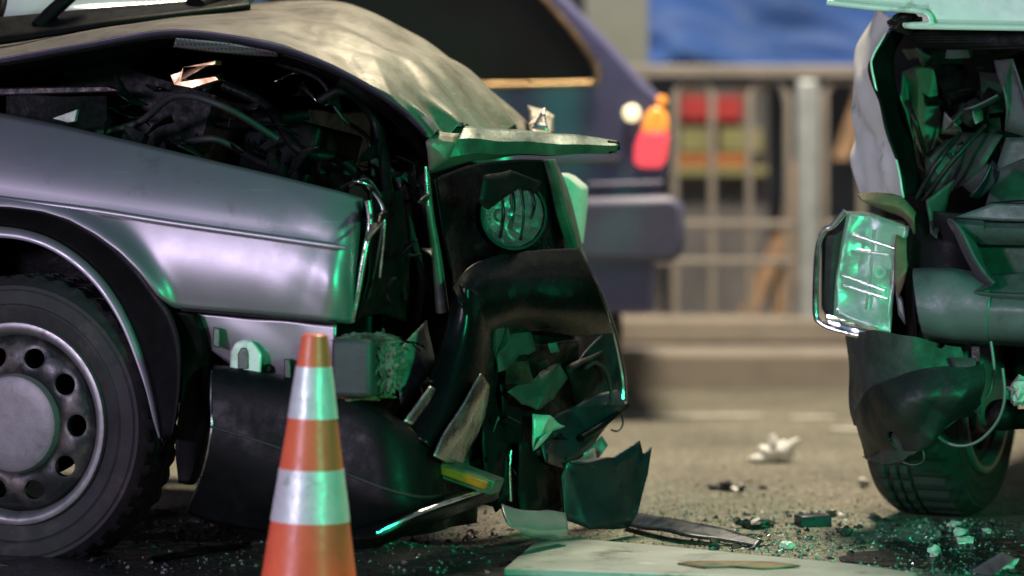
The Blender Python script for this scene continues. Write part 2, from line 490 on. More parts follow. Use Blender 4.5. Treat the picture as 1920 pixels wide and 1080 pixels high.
# ------------------------------------------------------------------ background: parapet fence
FY = 5.5
fence = empty('railing_fence', (W(1500, 600, FY).x, FY, .12), 'beige metal railing with upright bars on a low concrete base behind the road', 'fence')
def rail(name, x0, x1, y0, y1, z0, z1, m='fence_paint', bev=.006):
    return box(name, ((x0 + x1) / 2, (y0 + y1) / 2, (z0 + z1) / 2), (x1 - x0, y1 - y0, z1 - z0), m, fence, bevel=bev)
def zf(py, Y=FY): return CAM_H + (HOR - py) * (CAM_D + Y) / FPX
def xf(px, Y=FY): return (px - 960) * (CAM_D + Y) / FPX
XL, XR = xf(300), xf(2150)
rail('base', XL, XR, FY - .14, FY + .14, .12, zf(592), 'concrete', .02)
rail('top_rail', XL, XR, FY - .035, FY + .035, zf(146), zf(122))
rail('middle_rail', XL, XR, FY - .02, FY + .02, zf(428), zf(414))
rail('middle_rail', XL, XR, FY - .02, FY + .02, zf(497), zf(484))
k = 0
for px in range(1125, 2150, 70):
    p = px + 0 if px != 1475 else 1478
    rail('upright_bar', xf(p - 7), xf(p + 7), FY - .0175, FY + .0175, zf(600), zf(178), bev=.004)
    # hoop joining neighbouring bars under the top rail
    a = [Vector((xf(p) + (xf(70) - xf(0)) * (.5 - .5 * math.cos(t * math.pi / 8)), FY + .001, zf(190) + .085 * math.sin(t * math.pi / 8))) for t in range(9)]
    if k % 2 == 0: tube('hoop', a, .0165, 'fence_paint', fence)
    k += 1
rail('support_post', xf(1490), xf(1532), FY - .10, FY - .022, zf(640), zf(150), 'pole_grey', .02)
rail('support_post', xf(1090), xf(1130), FY - .10, FY - .022, zf(640), zf(150), 'pole_grey', .02)

# blue tarpaulin, kiosk, pillar, wall behind the fence
TY = 8.3
def tarp_fn(p, u, v):
    return p + Vector((0, .03 * math.sin(u * 18 + v * 9) + .07 * noise.noise(Vector((u * 7, v * 6 + u * 4, 2.2))), .02 * math.sin(u * 21) * (1 - v)))
sheet('blue_tarpaulin', [[W(x, 128, TY) for x in (1212, 1500, 1800, 2150)], [W(x, 20, TY + .1) for x in (1212, 1500, 1800, 2150)],
      [W(x, -140, TY + .35) for x in (1212, 1500, 1800, 2150)]], 'tarp_blue', None, n=70, k=14, thick=.006, fn=tarp_fn,
      label='blue tarpaulin sheet hung above the railing', cat='tarpaulin')
prism('pillar', [W(1096, 640, 6.3), W(1216, 640, 6.3), W(1216, -170, 6.3), W(1096, -170, 6.3)], Vector((0, .3, 0)), 'pillar_grey', None, .01,
      label='grey concrete pillar beside the blue tarpaulin', cat='pillar')
KY = 7.4
kiosk = empty('kiosk', (W(1350, 640, KY).x, KY, .12), 'low kiosk with red sign and yellow green panels behind the railing', 'kiosk')
def kp(name, x0, x1, y0, y1, m, d=.1, dy=0):
    return prism(name, [W(x0, y1, KY + dy), W(x1, y1, KY + dy), W(x1, y0, KY + dy), W(x0, y0, KY + dy)], Vector((0, d, 0)), m, kiosk, .008)
kp('counter', 1262, 1440, 318, 652, 'counter_grey', .9, .02)
kp('back_panel', 1262, 1440, 165, 318, 'dark_wall', .3, .12)
kp('red_sign', 1276, 1392, 180, 226, 'sign_red', .06)
kp('yellow_panel', 1276, 1340, 240, 286, 'board_yellow', .06)
kp('yellow_panel', 1350, 1428, 240, 286, 'board_yellow', .06)
kp('orange_shelf', 1270, 1400, 290, 312, 'board_orange', .1)
kp('yellow_shelf', 1262, 1440, 313, 330, 'board_yellow', .3, -.1)
# leaning brown planks behind the railing
for i, (a, b, y0, y1) in enumerate(((1380, 1452, 600, 440), (1560, 1606, 300, 170), (1450, 1478, 600, 300))):
    prism('leaning_plank', [W(a, y0, 6.6 + i * .1), W(a + 34, y0, 6.6 + i * .1), W(b + 34, y1, 6.9 + i * .1), W(b, y1, 6.9 + i * .1)], Vector((0, .04, 0)), 'brown_wood', None, .004,
          label=('brown plank leaning to the right low behind the railing', 'short brown board behind the railing under the tarpaulin', 'upright narrow brown plank behind the railing beside the grey post')[i], cat='plank')
wall = slab('dark_wall', -9, 12, 9.5, 9.8, 0, 5, 'dark_wall', None)
tag(wall, 'dark stained wall far behind the railing', 'wall')

# ------------------------------------------------------------------ background car
BY = 3.3
bc = empty('hatchback_car', (W(800, 700, BY).x, BY + .8, 0), 'dark blue hatchback with a lit tail light standing on the road beyond the silver wreck', 'car')
prof = [(1228, 588), (1236, 346), (1252, 326), (1244, 182), (1214, 158), (1140, 75), (1060, -8), (985, -70), (860, -98), (620, -98), (480, -40), (330, 110), (90, 160), (40, 250), (30, 590)]
prism('body', [W(x, y, BY) for x, y in prof], Vector((0, 1.6, 0)), 'bg_car_paint', bc, .07)
win = [(1118, 150), (1108, 118), (1070, 62), (1018, 2), (975, -42), (880, -62), (640, -62), (520, -20), (400, 100), (380, 156), (900, 158)]
prism('side_window', [W(x, y, BY - .012) for x, y in win], Vector((0, .05, 0)), 'tinted_glass', bc, .004)
tube('window_trim', [W(x, y, BY - .02) for x, y in ((700, 160), (950, 160), (1085, 157), (1116, 154), (1121, 138), (1112, 112), (1070, 55), (1015, -8), (970, -52), (880, -72), (640, -72))], .010, 'brass_metal', bc)
tl = prism('tail_light', [W(x, y, BY - .02) for x, y in ((1188, 306), (1200, 314), (1240, 314), (1250, 300), (1255, 246), (1200, 246), (1190, 275))], Vector((.01, .3, 0)), 'tail_red', bc, .015)
prism('indicator_lens', [W(x, y, BY - .02) for x, y in ((1200, 247), (1255, 247), (1252, 215), (1242, 200), (1222, 200), (1210, 216))], Vector((.01, .3, 0)), 'tail_amber', tl, .015)
lathe('glint_spot', [(0, .022), (.018, .018), (.027, 0), (.027, -.02)], 20, 'glint_warm', bc, Vector((.2, -1, 0)), W(1185, 212, BY - .005))  # glowing disc stands in for a warm highlight on the body
lathe('glint_spot', [(0, .012), (.012, .01), (.016, 0), (.016, -.02)], 16, 'tail_amber', bc, Vector((.5, -1, 0)), W(1243, 188, BY - .005))  # glowing disc stands in for a small orange glint
prism('bumper', [W(x, y, BY - .06) for x, y in ((1060, 372), (1262, 366), (1284, 384), (1286, 470), (1268, 492), (1060, 492))], Vector((0, 1.72, 0)), 'bg_bumper', bc, .03)
prism('boot_strip', [W(x, y, BY - .03) for x, y in ((1100, 356), (1240, 352), (1246, 338), (1100, 342))], Vector((0, 1.66, 0)), 'bg_bumper', bc, .008)
prism('panel_gap', [W(x, y, BY - .003) for x, y in ((1176, 190), (1179, 190), (1172, 345), (1169, 345))], Vector((0, .02, 0)), 'bg_car_dark', bc, .0005)
prism('panel_gap', [W(x, y, BY - .003) for x, y in ((880, 165), (884, 165), (890, 560), (886, 560))], Vector((0, .02, 0)), 'bg_car_dark', bc, .0005)
prism('side_strip', [W(x, y, BY - .012) for x, y in ((200, 300), (1165, 296), (1165, 306), (200, 312))], Vector((0, .02, 0)), 'bg_car_dark', bc, .002)
for cx in (1000, 320):
    for dy in (.1, 1.5):
        c = W(cx, 600, BY + dy); c.z = .29
        wl = lathe('wheel', [(.16, -.08), (.27, -.08), (.29, -.06), (.29, .06), (.27, .08), (.16, .08), (.16, -.08)], 32, 'rubber', bc, Vector((0, -1, 0)), c)
        lathe('rim', [(0, .05), (.05, .055), (.15, .04), (.165, .07), (.165, -.05)], 24, 'rim_lip', wl, Vector((0, -1, 0)), c)

# ------------------------------------------------------------------ wheels of the wrecks
def make_wheel(name, c, axis, parent, r=.30, width=.175, seg=120, sc=1.0):
    """c = centre of the outer face, axis = outward"""
    h = width
    FM = frame_mat(axis, c) @ Matrix.Scale(sc, 4)
    def lathe(name, prof, seg, m, parent, axis, origin, mod=None, smooth=40):
        return link(name, lathe_mesh(prof, seg, FM, mod, .001), m, parent, smooth)
    prof = [(.198, -h + .012), (.215, -h + .004), (.255, -h), (.276, -h + .006), (.290, -h + .022), (r, -h + .036)]
    nb = len(prof)
    tr0 = len(prof) - 1
    for a, b in ((.05, .062), (.075, .084), (.1, .11)):
        prof += [(r, -h + a), (r - .007, -h + a + .002), (r - .007, -h + b - .002), (r, -h + b)]
    prof += [(r, -.036)]
    tr1 = len(prof) - 1
    prof += [(.292, -.02), (.283, -.010), (.279, -.004), (.272, -.0035), (.268, -.0005), (.258, .001), (.243, .0015), (.240, -.001), (.236, .001), (.222, -.003), (.205, -.010), (.198, -.014)]
    def mod(i, t, rr, z):
        if tr0 <= i <= tr1 and rr > r - .005:
            if (t + (1 if z > -h / 2 else 0)) % 3 == 0: rr -= .0065
        elif i in (tr1 + 1, tr0 - 1) and t % 3 == 0: rr -= .004
        return rr, z
    root = lathe(name, prof, seg, 'rubber', parent, axis, c, mod, 25)
    # rim: lip, barrel
    lathe('rim_lip', [(.200, -.016), (.206, -.008), (.204, .001), (.196, .003), (.188, .000), (.182, -.010), (.178, -.024), (.172, -.03)], 72, 'rim_lip', root, axis, c)
    lathe('rim_barrel', [(.178, -.022), (.172, -.05), (.165, -.09), (.17, -.13), (.19, -h + .01), (.2, -h + .008)], 48, 'rim_dark', root, axis, c)
    # pressed disc with ten oval holes
    bm = bmesh.new(); nh = 10; per = 12
    def zc(rr): return -.022 + .018 * math.sin(max(0, min(1, (.178 - rr) / .085)) * math.pi * .8)
    sector = math.tau / nh
    for kk in range(nh):
        a0 = kk * sector
        hole, outer = [], []
        for q in range(24):
            th = q * math.tau / 24
            x, y = math.cos(th), math.sin(th)
            rr = .1385 + .021 * x; aa = a0 + (.0235 * y) / .1385
            hole.append((rr, aa))
            # outer boundary of the sector cell
            sx = .0385 if x > 0 else .0435
            s = 1 / max(abs(x), abs(y), 1e-6)
            X, Yv = x * s, y * s
            outer.append((.1385 + (.0400 if X > 0 else .0440) * X, a0 + Yv * sector / 2))
        mid = [((h_[0] * .75 + o_[0] * .25), (h_[1] * .75 + o_[1] * .25)) for h_, o_ in zip(hole, outer)]
        def vv(l, dz=0): return [bm.verts.new((p * math.cos(a), p * math.sin(a), zc(p) + dz)) for p, a in l]
        inn = vv([(h_[0], h_[1]) for h_ in hole], -.012); vh = vv(hole); vm = vv(mid, .002); vo_ = vv(outer)
        for A, B in ((inn, vh), (vh, vm), (vm, vo_)):
            for q in range(24):
                bm.faces.new((A[q], A[(q + 1) % 24], B[(q + 1) % 24], B[q]))
    bmesh.ops.remove_doubles(bm, verts=bm.verts, dist=2e-4)
    bmesh.ops.transform(bm, matrix=FM, verts=bm.verts)
    disc = link('wheel_disc', done(bm), 'rim_dark', root, 50, solid=.003)
    lathe('hub_cap', [(0, .012), (.03, .0118), (.06, .0112), (.089, .0098), (.096, .007), (.099, .001), (.103, -.012)], 56, 'hub_grey', root, axis, c)
    lathe('brake_drum', [(0, -.075), (.10, -.075), (.115, -.085), (.115, -.12), (0, -.12)], 32, 'engine_dark', root, axis, c)
    return root

# ------------------------------------------------------------------ the silver wreck
car = empty('wrecked_sedan', (-1.3, .8, 0), 'silver sedan with a crushed front end, buckled bonnet and torn black bumper', 'car')

# near front wing: a grid between its top edge and its lower edge / wheel arch
TOP = [(-120, 186), (0, 212), (120, 236), (250, 266), (400, 302), (520, 330), (640, 360), (700, 378)]
ARCH = [(-120, 392), (-40, 386), (20, 388), (80, 396), (130, 412), (180, 440), (225, 474), (262, 512), (296, 556), (322, 576), (345, 580), (480, 590), (630, 603), (664, 606), (700, 608)]
CRE = [(-120, 352), (0, 372), (650, 465), (700, 472)]
def wing_mesh():
    bm = bmesh.new(); vs_ = []
    xs = [-120 + 800 * i / 89 for i in range(90)]
    for i, x in enumerate(xs):
        top, bot, cr = lerp_tab(TOP, x), lerp_tab(ARCH, x), lerp_tab(CRE, x)
        col = []
        for j in range(29):
            t = j / 28
            # front edge leans: lower down it ends further left
            y = top + (cr - top) * t * 2 if t < .5 else cr + (bot - cr) * (t - .5) * 2
            lean = 22 * max(0, (x - 560) / 120) ** 2 * ((y - 378) / 228 if y > 378 else 0)
            a = (y - cr) / 150.0
            off = .0
            if a < 0: off = -.085 * min(1.6, -a) ** 1.7 - .004 * min(1, -a * 12)
            else: off = .014 * math.sin(min(1, a) * 2.6) - .01 * a * a
            # flare outwards at the arch
            d = bot - y
            if x < 335 and y > cr: off += .03 * math.exp(-((d / 38) ** 2)) * (1 if x < 300 else (335 - x) / 35)
            # front edge turns in towards the lamp
            e = max(0, (x - 600) / 80)
            off -= .055 * e ** 2.6
            rp = min(1, max(0, (x - 470) / 170))
            off += .006 * rp * (abs(((x * .011 + y * .004) % 1) * 2 - 1) - .5) + .004 * rp * (abs(((x * .006 - y * .009) % 1) * 2 - 1) - .5)
            off += .0012 * noise.noise(Vector((x * .006, y * .006, 3)))
            col.append(bm.verts.new(S(x - lean, y, off)))
        vs_.append(col)
    for i in range(len(vs_) - 1):
        for j in range(28):
            bm.faces.new((vs_[i][j], vs_[i + 1][j], vs_[i + 1][j + 1], vs_[i][j + 1]))
    return done(bm)
wing = link('front_wing', wing_mesh(), 'silver_paint', car, 50, solid=.003)
tube('body_moulding', [S(x, y, .010) for x, y in ((-120, 353), (0, 373), (160, 393), (320, 418), (480, 441), (648, 465))], lambda t: .0075 if t < .97 else .004, 'silver_paint', wing)
tube('front_edge_fold', [S(x, y, o) for x, y, o in ((690, 376, -.05), (694, 420, -.055), (683, 480, -.05), (672, 545, -.05), (660, 604, -.05))], .007, 'bare_metal', wing)
# wheel arch: turned-in band and its lip
arch_o = [S(x, y, .028) for x, y in ((-120, 392), (-40, 386), (20, 388), (80, 396), (130, 412), (180, 440), (225, 474), (262, 512), (296, 556), (322, 590), (338, 650), (336, 740), (322, 820))]
arch_i = [S(x, y, -.012) for x, y in ((-120, 436), (-40, 424), (20, 426), (70, 437), (112, 455), (152, 482), (188, 516), (218, 556), (244, 604), (266, 660), (284, 720), (296, 775), (303, 822))]
arch_l = [S(x, y, .0) for x, y in ((-120, 454), (-40, 446), (20, 447), (66, 457), (104, 474), (142, 500), (176, 533), (205, 572), (231, 618), (253, 672), (273, 730), (286, 782), (299, 822))]
sheet('wheel_arch', [arch_o, arch_i], 'black_plastic', car, n=60, k=6, thick=.003)
sheet('arch_lip', [arch_i, arch_l], 'grey_trim', car, n=60, k=2, thick=.003)
wh = make_wheel('front_wheel', Vector((*(W0 + U2 * .020 + N2 * (-.01)), .278)), Vector((N2.x - .05, N2.y, 0)), car, sc=1.033)
# liner behind the wheel arch, black
sheet('wheel_liner', [[S(x, y, o) for x, y, o in ((318, 585, .0), (340, 640, -.02), (338, 740, -.02), (326, 830, -.02), (334, 905, -.03))],
                      [S(x, y, o) for x, y, o in ((368, 590, -.01), (388, 640, -.03), (384, 720, -.06), (392, 800, -.06), (362, 905, -.05))],
                      [S(x, y, o) for x, y, o in ((400, 600, -.2), (410, 680, -.2), (412, 740, -.2), (405, 820, -.2), (380, 880, -.2))]], 'black_plastic', car, n=26, k=6, amp=.006, freq=9, seed=4)
sheet('liner_top', [[S(x, y, -.05) for x, y in ((-120, 440), (20, 430), (110, 460), (190, 520), (245, 605), (285, 725), (305, 830))],
                    [S(x, y, -.5) for x, y in ((-120, 440), (20, 430), (110, 460), (190, 520), (245, 605), (285, 725), (305, 830))]], 'rubber_trim', car, n=40, k=5)
# sheet-metal apron and brackets under the wing
ap = sheet('apron_panel', [[S(x, y, -.03) for x, y in ((372, 588), (470, 596), (560, 602), (632, 608))],
                      [S(x, y, -.035) for x, y in ((378, 618), (470, 640), (560, 655), (630, 668))],
                      [S(x, y, -.05) for x, y in ((396, 655), (470, 705), (560, 725), (628, 745))]], 'silver_paint', car, n=24, k=5, amp=.003, freq=14, seed=8)
prism('seam_strip', [S(x, y, .0) for x, y in ((338, 577), (630, 601), (632, 609), (338, 584))], Vector((0, .03, 0)), 'black_plastic', car, .002)
prism('mounting_bracket', [S(x, y, -.01) for x, y in ((430, 700), (432, 660), (440, 643), (456, 637), (472, 640), (482, 652), (490, 664), (488, 705))], Vector((.0, .03, 0)), 'white_paint', ap, .004)
prism('bracket_slot', [S(x, y, -.0075) for x, y in ((446, 692), (446, 664), (452, 652), (462, 652), (466, 664), (466, 692))], Vector((0, .01, 0)), 'green_grey_metal', ap, .002)
prism('bracket_rib', [S(x, y, -.01) for x, y in ((400, 612), (412, 616), (412, 654), (398, 648))], Vector((0, .03, 0)), 'green_grey_metal', ap, .003)
prism('bracket_rib', [S(x, y, -.01) for x, y in ((532, 672), (544, 674), (546, 722), (532, 720))], Vector((0, .03, 0)), 'green_grey_metal', ap, .003)
lathe('bolt_hole', [(0, .002), (.007, .002), (.009, 0), (.009, -.02)], 14, 'black_plastic', ap, Vector((*N2, 0)), S(501, 691, -.032))

# black front bumper, hanging down at its near end
cols = [((398, 698), (397, 800), (382, 880), (350, 962)),
        ((440, 703), (438, 812), (428, 900), (400, 978)),
        ((520, 718), (520, 838), (510, 925), (490, 994)),
        ((620, 742), (640, 884), (630, 950), (600, 1006)),
        ((720, 785), (730, 918), (720, 966), (690, 1010))]
offs = (.005, .04, .03, -.02)
rows = []
for r_ in range(4):
    row = [S(c[r_][0], c[r_][1], offs[r_] + .01) for c in cols]
    e1 = S(790, (828, 932, 965, 1000)[r_], offs[r_] - .04)
    e2 = e1 + Vector((.035, .10, -.006)); e3 = e2 + Vector((.02, .14, -.01)) ; e4 = e3 + Vector((.05, .16, -.01))
    rows.append(row + [e1, e2, e3, e4])
top_in = [p + Vector((0, .10, .005)) for p in rows[0]]
bp_ = sheet('front_bumper', [top_in, rows[0], rows[1], rows[2], rows[3]], 'black_plastic', car, n=60, k=7, amp=.004, freq=5, seed=2, thick=.005, smooth_rows=True)
tube('bumper_groove_strip', [p + Vector((0, -.004, 0)) for p in rows[1]], .003, 'rubber_trim', bp_)
tube('bumper_end_edge', [S(x, y, o) for x, y, o in ((398, 697, .016), (396, 750, .035), (397, 800, .052), (382, 880, .043), (350, 962, -.008))], .0028, 'bare_metal', bp_)
# glossy lower lip, dragged on the road
lip_a = [W(x, y, Y) for x, y, Y in ((640, 1000, -.34), (700, 985, -.33), (780, 950, -.28), (850, 925, -.20), (932, 903, -.02))]
lip_b = [W(x, y, Y) for x, y, Y in ((650, 1010, -.36), (705, 1003, -.37), (785, 965, -.33), (860, 938, -.24), (934, 915, -.04))]
lip_c = [W(x, y, Y) for x, y, Y in ((660, 1030, -.35), (715, 1022, -.35), (790, 990, -.31), (865, 960, -.22), (936, 935, -.02))]
lp = sheet('bumper_lip', [lip_a, lip_b, lip_c], 'gloss_black', car, n=40, k=6, amp=.004, freq=14, seed=5)
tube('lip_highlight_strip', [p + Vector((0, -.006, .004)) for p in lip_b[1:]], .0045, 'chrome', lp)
ind = prism('indicator_lamp', [W(x, y, -.16) for x, y in ((812, 858), (930, 902), (918, 930), (806, 892))], Vector((.02, .05, 0)), 'green_grey_metal', car, .004)
prism('amber_lens', [W(x, y, -.168) for x, y in ((814, 868), (916, 902), (908, 920), (811, 886))], Vector((.01, .03, 0)), 'amber_lens', ind, .004)

# buckled bonnet
br = [
 [(-140, 128, .12), (0, 110, .08), (160, 82, .05), (330, 57, .0), (500, 80, -.05), (600, 112, -.08), (690, 158, -.10), (760, 205, -.10), (800, 246, -.10)],
 [(-140, 106, .28), (0, 92, .25), (160, 64, .22), (330, 40, .2), (500, 48, .15), (600, 72, .1), (690, 105, .07), (785, 160, .05), (862, 240, .03)],
 [(-140, 94, .7), (0, 80, .7), (200, 48, .7), (420, 21, .7), (530, 14, .6), (640, 30, .5), (730, 72, .42), (830, 130, .36), (925, 244, .34)],
 [(-140, 100, 1.1), (0, 88, 1.1), (200, 55, 1.1), (420, 27, 1.1), (560, 16, 1.0), (690, 34, .9), (800, 88, .82), (900, 152, .75), (992, 243, .7)],
 [(-140, 190, 1.5), (0, 170, 1.5), (200, 150, 1.5), (420, 130, 1.5), (560, 120, 1.4), (700, 130, 1.3), (810, 160, 1.2), (905, 200, 1.1), (1000, 262, 1.0)]]
def bonnet_fn(p, u, v):
    f = max(0, (u - .84) / .16)
    tri = abs(((v * 5.5 + .6 * u) % 1) * 2 - 1) - .5 + .35 * (abs(((v * 13) % 1) * 2 - 1) - .5)
    a = .042 * min(1, f * 1.3) * tri * (1 if v < .8 else .3)
    g = max(0, 1 - abs(u - .62) / .12)
    b = .008 * g * math.sin(v * 9 + 1 + u * 14)
    d = .006 * noise.noise(Vector((u * 9, v * 7, 5.1)))
    r = -.02 * (1 - abs(noise.noise(Vector((u * 5 + v * 3, v * 4, 1.3)))) * 2) * (.2 + f) * .6
    fo = 0
    for c_, s_, k_, h_ in ((.8, .6, 1.02, .05), (.9, -.43, .44, .06), (.5, .86, .75, .05), (.97, .25, .80, .07), (.98, -.2, .66, .05), (.7, .71, .86, .06), (.95, .3, .70, .04)):
        fo += max(0, h_ - abs(c_ * u + s_ * v - k_)) * (1 if k_ > .7 else -1)
    fo *= .10 * min(1, max(0, (u - .60) / .2))
    for v0, v1, h_, w_ in ((.22, .36, .018, .08), (.48, .40, -.014, .09), (.62, .70, .014, .08)):
        fo += h_ * max(0, 1 - abs(v - (v0 + (v1 - v0) * u)) / w_) * min(1, max(0, (u - .45) / .15))
    return p + Vector((0, -.5, .8)) * fo + Vector((.3, -.75, .55)) * a + Vector((0, -.4, .9)) * (b + d * (.25 + .75 * min(1, u * 1.6)) + r)
bon = sheet('bonnet', [[W(*q) for q in r_] for r_ in br], 'bonnet_paint', car, n=240, k=24, amp=.002, freq=9, seed=3, thick=.004, fn=bonnet_fn, smooth=60)
e0 = [W(*q) for q in br[0]]
sheet('bonnet_lip', [[p + Vector((0, -.004, 0.002)) for p in e0], [p + Vector((.0, .002, -.008)) for p in e0], [p + Vector((0, .03, -.014)) for p in e0]], 'lip_dark', bon, n=60, k=3, thick=.002)
sheet('bonnet_liner', [[W(x, y, .0) for x, y in ((330, 72), (400, 78), (470, 88), (522, 98))], [W(x, y, .06) for x, y in ((325, 88), (400, 98), (470, 104), (520, 106))]], 'perforated_liner', bon, n=30, k=6, thick=.002)
sheet('bonnet_inner_frame', [[p + Vector((0, .08, -.012)) for p in e0], [p + Vector((0, .35, -.03)) for p in e0], [p + Vector((0, .7, -.02)) for p in e0]], 'engine_dark', bon, n=40, k=5, amp=.006, freq=7)
# folded points at the bonnet's front corner
shard('bonnet_corner_fold', [W(x, y, Y) for x, y, Y in ((985, 196, .75), (1012, 198, .72), (1040, 212, .7), (1044, 246, .68), (1000, 248, .62), (990, 232, .66))], 'bonnet_paint', bon, amp=.02, freq=16, seed=9)
shard('bonnet_corner_fold', [W(x, y, Y) for x, y, Y in ((998, 240, .60), (1022, 202, .64), (1030, 246, .6))], 'bare_metal', bon, amp=.006, freq=16, seed=19)
# slam panel: bent bar sticking out to the right
rows_ = [[W(x, y, Y) for x, y, Y in ((800, 250, .02), (870, 240, .05), (930, 243, .1), (1000, 249, .16), (1080, 254, .22), (1158, 264, .26))],
         [W(x, y, Y) for x, y, Y in ((800, 268, -.03), (870, 262, .0), (930, 266, .05), (1000, 268, .12), (1080, 270, .18), (1160, 272, .23))],
         [W(x, y, Y) for x, y, Y in ((805, 300, -.02), (872, 290, .0), (930, 287, .06), (1000, 288, .13), (1080, 288, .19), (1156, 285, .24))],
         [W(x, y, Y) for x, y, Y in ((808, 326, .03), (876, 304, .03), (930, 293, .09), (1000, 290, .16), (1080, 290, .22), (1154, 286, .27))]]
slam = sheet('slam_panel', rows_, 'green_grey_metal', car, n=44, k=5, amp=.005, freq=14, seed=6, thick=.004, smooth=12, smooth_rows=False)
shard('torn_bar_end', [W(x, y, .24) for x, y in ((1140, 262), (1161, 266), (1160, 282), (1142, 288))], 'black_plastic', slam, amp=.01, freq=25, seed=2, thick=.012, cuts=2)
shard('crumpled_flap', [W(x, y, Y) for x, y, Y in ((800, 318, -.05), (836, 300, -.06), (866, 248, -.02), (812, 246, -.05), (792, 270, -.06))], 'bonnet_paint', slam, amp=.016, freq=14, seed=12)

# engine bay, dark
far = sheet('front_wing', [[Vector((*(W0 + V2 * 1.62 + U2 * t), z)) for t in (-.9, -.3, .2, .6)] for z in (.25, .6, .90)], 'silver_paint', car, n=16, k=4)
box('bulkhead', (*(W0 + V2 * .8 + U2 * (-.55)), .68), (.05, 1.5, .62), 'engine_dark', car, Matrix.Rotation(-YAW, 4, 'Z'), bevel=.01)
sheet('inner_wing', [[S(x, y, -.16) for x, y in ((-120, 250), (150, 290), (400, 345), (560, 390), (660, 420))],
                     [S(x, y, -.22) for x, y in ((-120, 330), (150, 350), (400, 400), (560, 440), (690, 470))],
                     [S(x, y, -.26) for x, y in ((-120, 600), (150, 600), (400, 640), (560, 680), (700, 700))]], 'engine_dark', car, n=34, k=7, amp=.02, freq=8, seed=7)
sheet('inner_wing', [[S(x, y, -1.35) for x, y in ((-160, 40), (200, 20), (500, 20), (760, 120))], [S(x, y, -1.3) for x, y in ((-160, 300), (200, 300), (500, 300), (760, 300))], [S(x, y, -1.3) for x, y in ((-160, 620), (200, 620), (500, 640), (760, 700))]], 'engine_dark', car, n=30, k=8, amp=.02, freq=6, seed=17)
rng = random.Random(11)
def Bay(px, py, dep): return S(px, py, -dep)
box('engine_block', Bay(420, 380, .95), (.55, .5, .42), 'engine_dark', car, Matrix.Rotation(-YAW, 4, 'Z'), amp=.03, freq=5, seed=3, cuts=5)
box('air_filter_box', Bay(300, 215, .55), (.36, .30, .16), 'engine_dark', car, Matrix.Rotation(.3, 4, 'Y') @ Matrix.Rotation(-YAW, 4, 'Z'), amp=.012, freq=8, seed=1, cuts=4)
box('battery', Bay(560, 300, .50), (.20, .17, .17), 'black_plastic', car, Matrix.Rotation(.25, 4, 'Y') @ Matrix.Rotation(-.6, 4, 'Z'), bevel=.01)
box('strut_tower', Bay(120, 250, .36), (.22, .22, .16), 'engine_dark', car, None, amp=.01, freq=8, seed=4, cuts=4)
prism('hinge_bracket', [Bay(x, y, .30) for x, y in ((318, 140), (405, 112), (404, 122), (345, 128), (340, 152), (404, 142), (412, 150), (360, 166), (326, 160))], Vector((.01, .03, 0)), 'brass_metal', car, .002)
prism('scuttle_tray', [Bay(x, y, .28) for x, y in ((-60, 165), (200, 160), (240, 172), (-60, 182))], Vector((0, .05, 0)), 'engine_grey', car, .004)
prism('washer_cap', [Bay(x, y, .12) for x, y in ((98, 222), (145, 205), (140, 228), (128, 230))], Vector((0, .03, 0)), 'pale_bits', car, .002)
hoses = [((180, 250), (260, 230), (330, 180), (420, 200), (520, 260)), ((420, 160), (500, 200), (560, 280), (640, 300), (700, 360)),
         ((520, 120), (600, 150), (640, 220), (690, 260), (700, 330)), ((300, 280), (400, 260), (480, 300), (560, 330)),
         ((600, 190), (650, 170), (700, 220), (720, 300), (730, 400)), ((680, 330), (720, 380), (740, 460), (760, 560)),
         ((700, 300), (750, 340), (770, 430), (790, 520), (780, 600)), ((360, 215), (430, 235), (500, 225), (580, 215))]
for i, h_ in enumerate(hoses):
    tube('coolant_hose' if i % 2 else 'wiring_loom', [Bay(x, y, .22 + .06 * (i % 4) + .05 * math.sin(q * 1.7 + i)) for q, (x, y) in enumerate(h_)], (.008, .012, .005)[i % 3], ('rubber_trim', 'engine_dark', 'engine_grey')[i % 3], car)
for i in range(46):
    px, py = rng.uniform(120, 780), rng.uniform(190, 560)
    if py < 140 + .0 * px or py > 250 + .45 * px: continue
    c = Bay(px, py, rng.uniform(.2, .75))
    rot = Matrix.Rotation(rng.uniform(0, 3), 4, 'X') @ Matrix.Rotation(rng.uniform(0, 3), 4, 'Z')
    s_ = rng.uniform(.03, .09)
    if i % 6 == 0:
        s_ *= .6
        lathe('pulley', [(0, .02), (s_ * .4, .02), (s_ * .45, .008), (s_ * .6, .01), (s_ * .6, -.02), (0, -.02)], 20, ('engine_grey', 'engine_dark')[i % 2], car, rot @ Vector((0, 0, 1)), c)
    else:
        box('engine_bracket' if i % 3 == 1 else 'crushed_component', c, (s_, s_ * rng.uniform(.3, 1), s_ * rng.uniform(.2, .7)), ('engine_dark', 'engine_grey', 'engine_dark', 'black_plastic')[i % 4], car, rot, amp=.012, freq=16, seed=i, cuts=2)
for i in range(70):
    px = rng.uniform(150, 800); lo = max(120, 90 + abs(px - 350) * .12); hi = 205 + .26 * px
    if px > 640: lo = 150 + (px - 640) * .9
    py = rng.uniform(min(lo + 30, hi), hi)
    dep = rng.uniform(.16, .5)
    if i % 3:
        pts = [Bay(px + rng.uniform(-45, 45), py + rng.uniform(-32, 32), dep + rng.uniform(-.06, .06)) for q in range(3)]
        shard('crushed_panel', pts, ('engine_dark', 'black_plastic', 'engine_grey', 'underseal', 'engine_dark', 'bare_metal' if i % 4 == 0 else 'engine_dark')[i % 6] if i % 11 else 'bare_metal', car, amp=.022, freq=18, seed=200 + i, thick=.003, cuts=4, smooth=20)
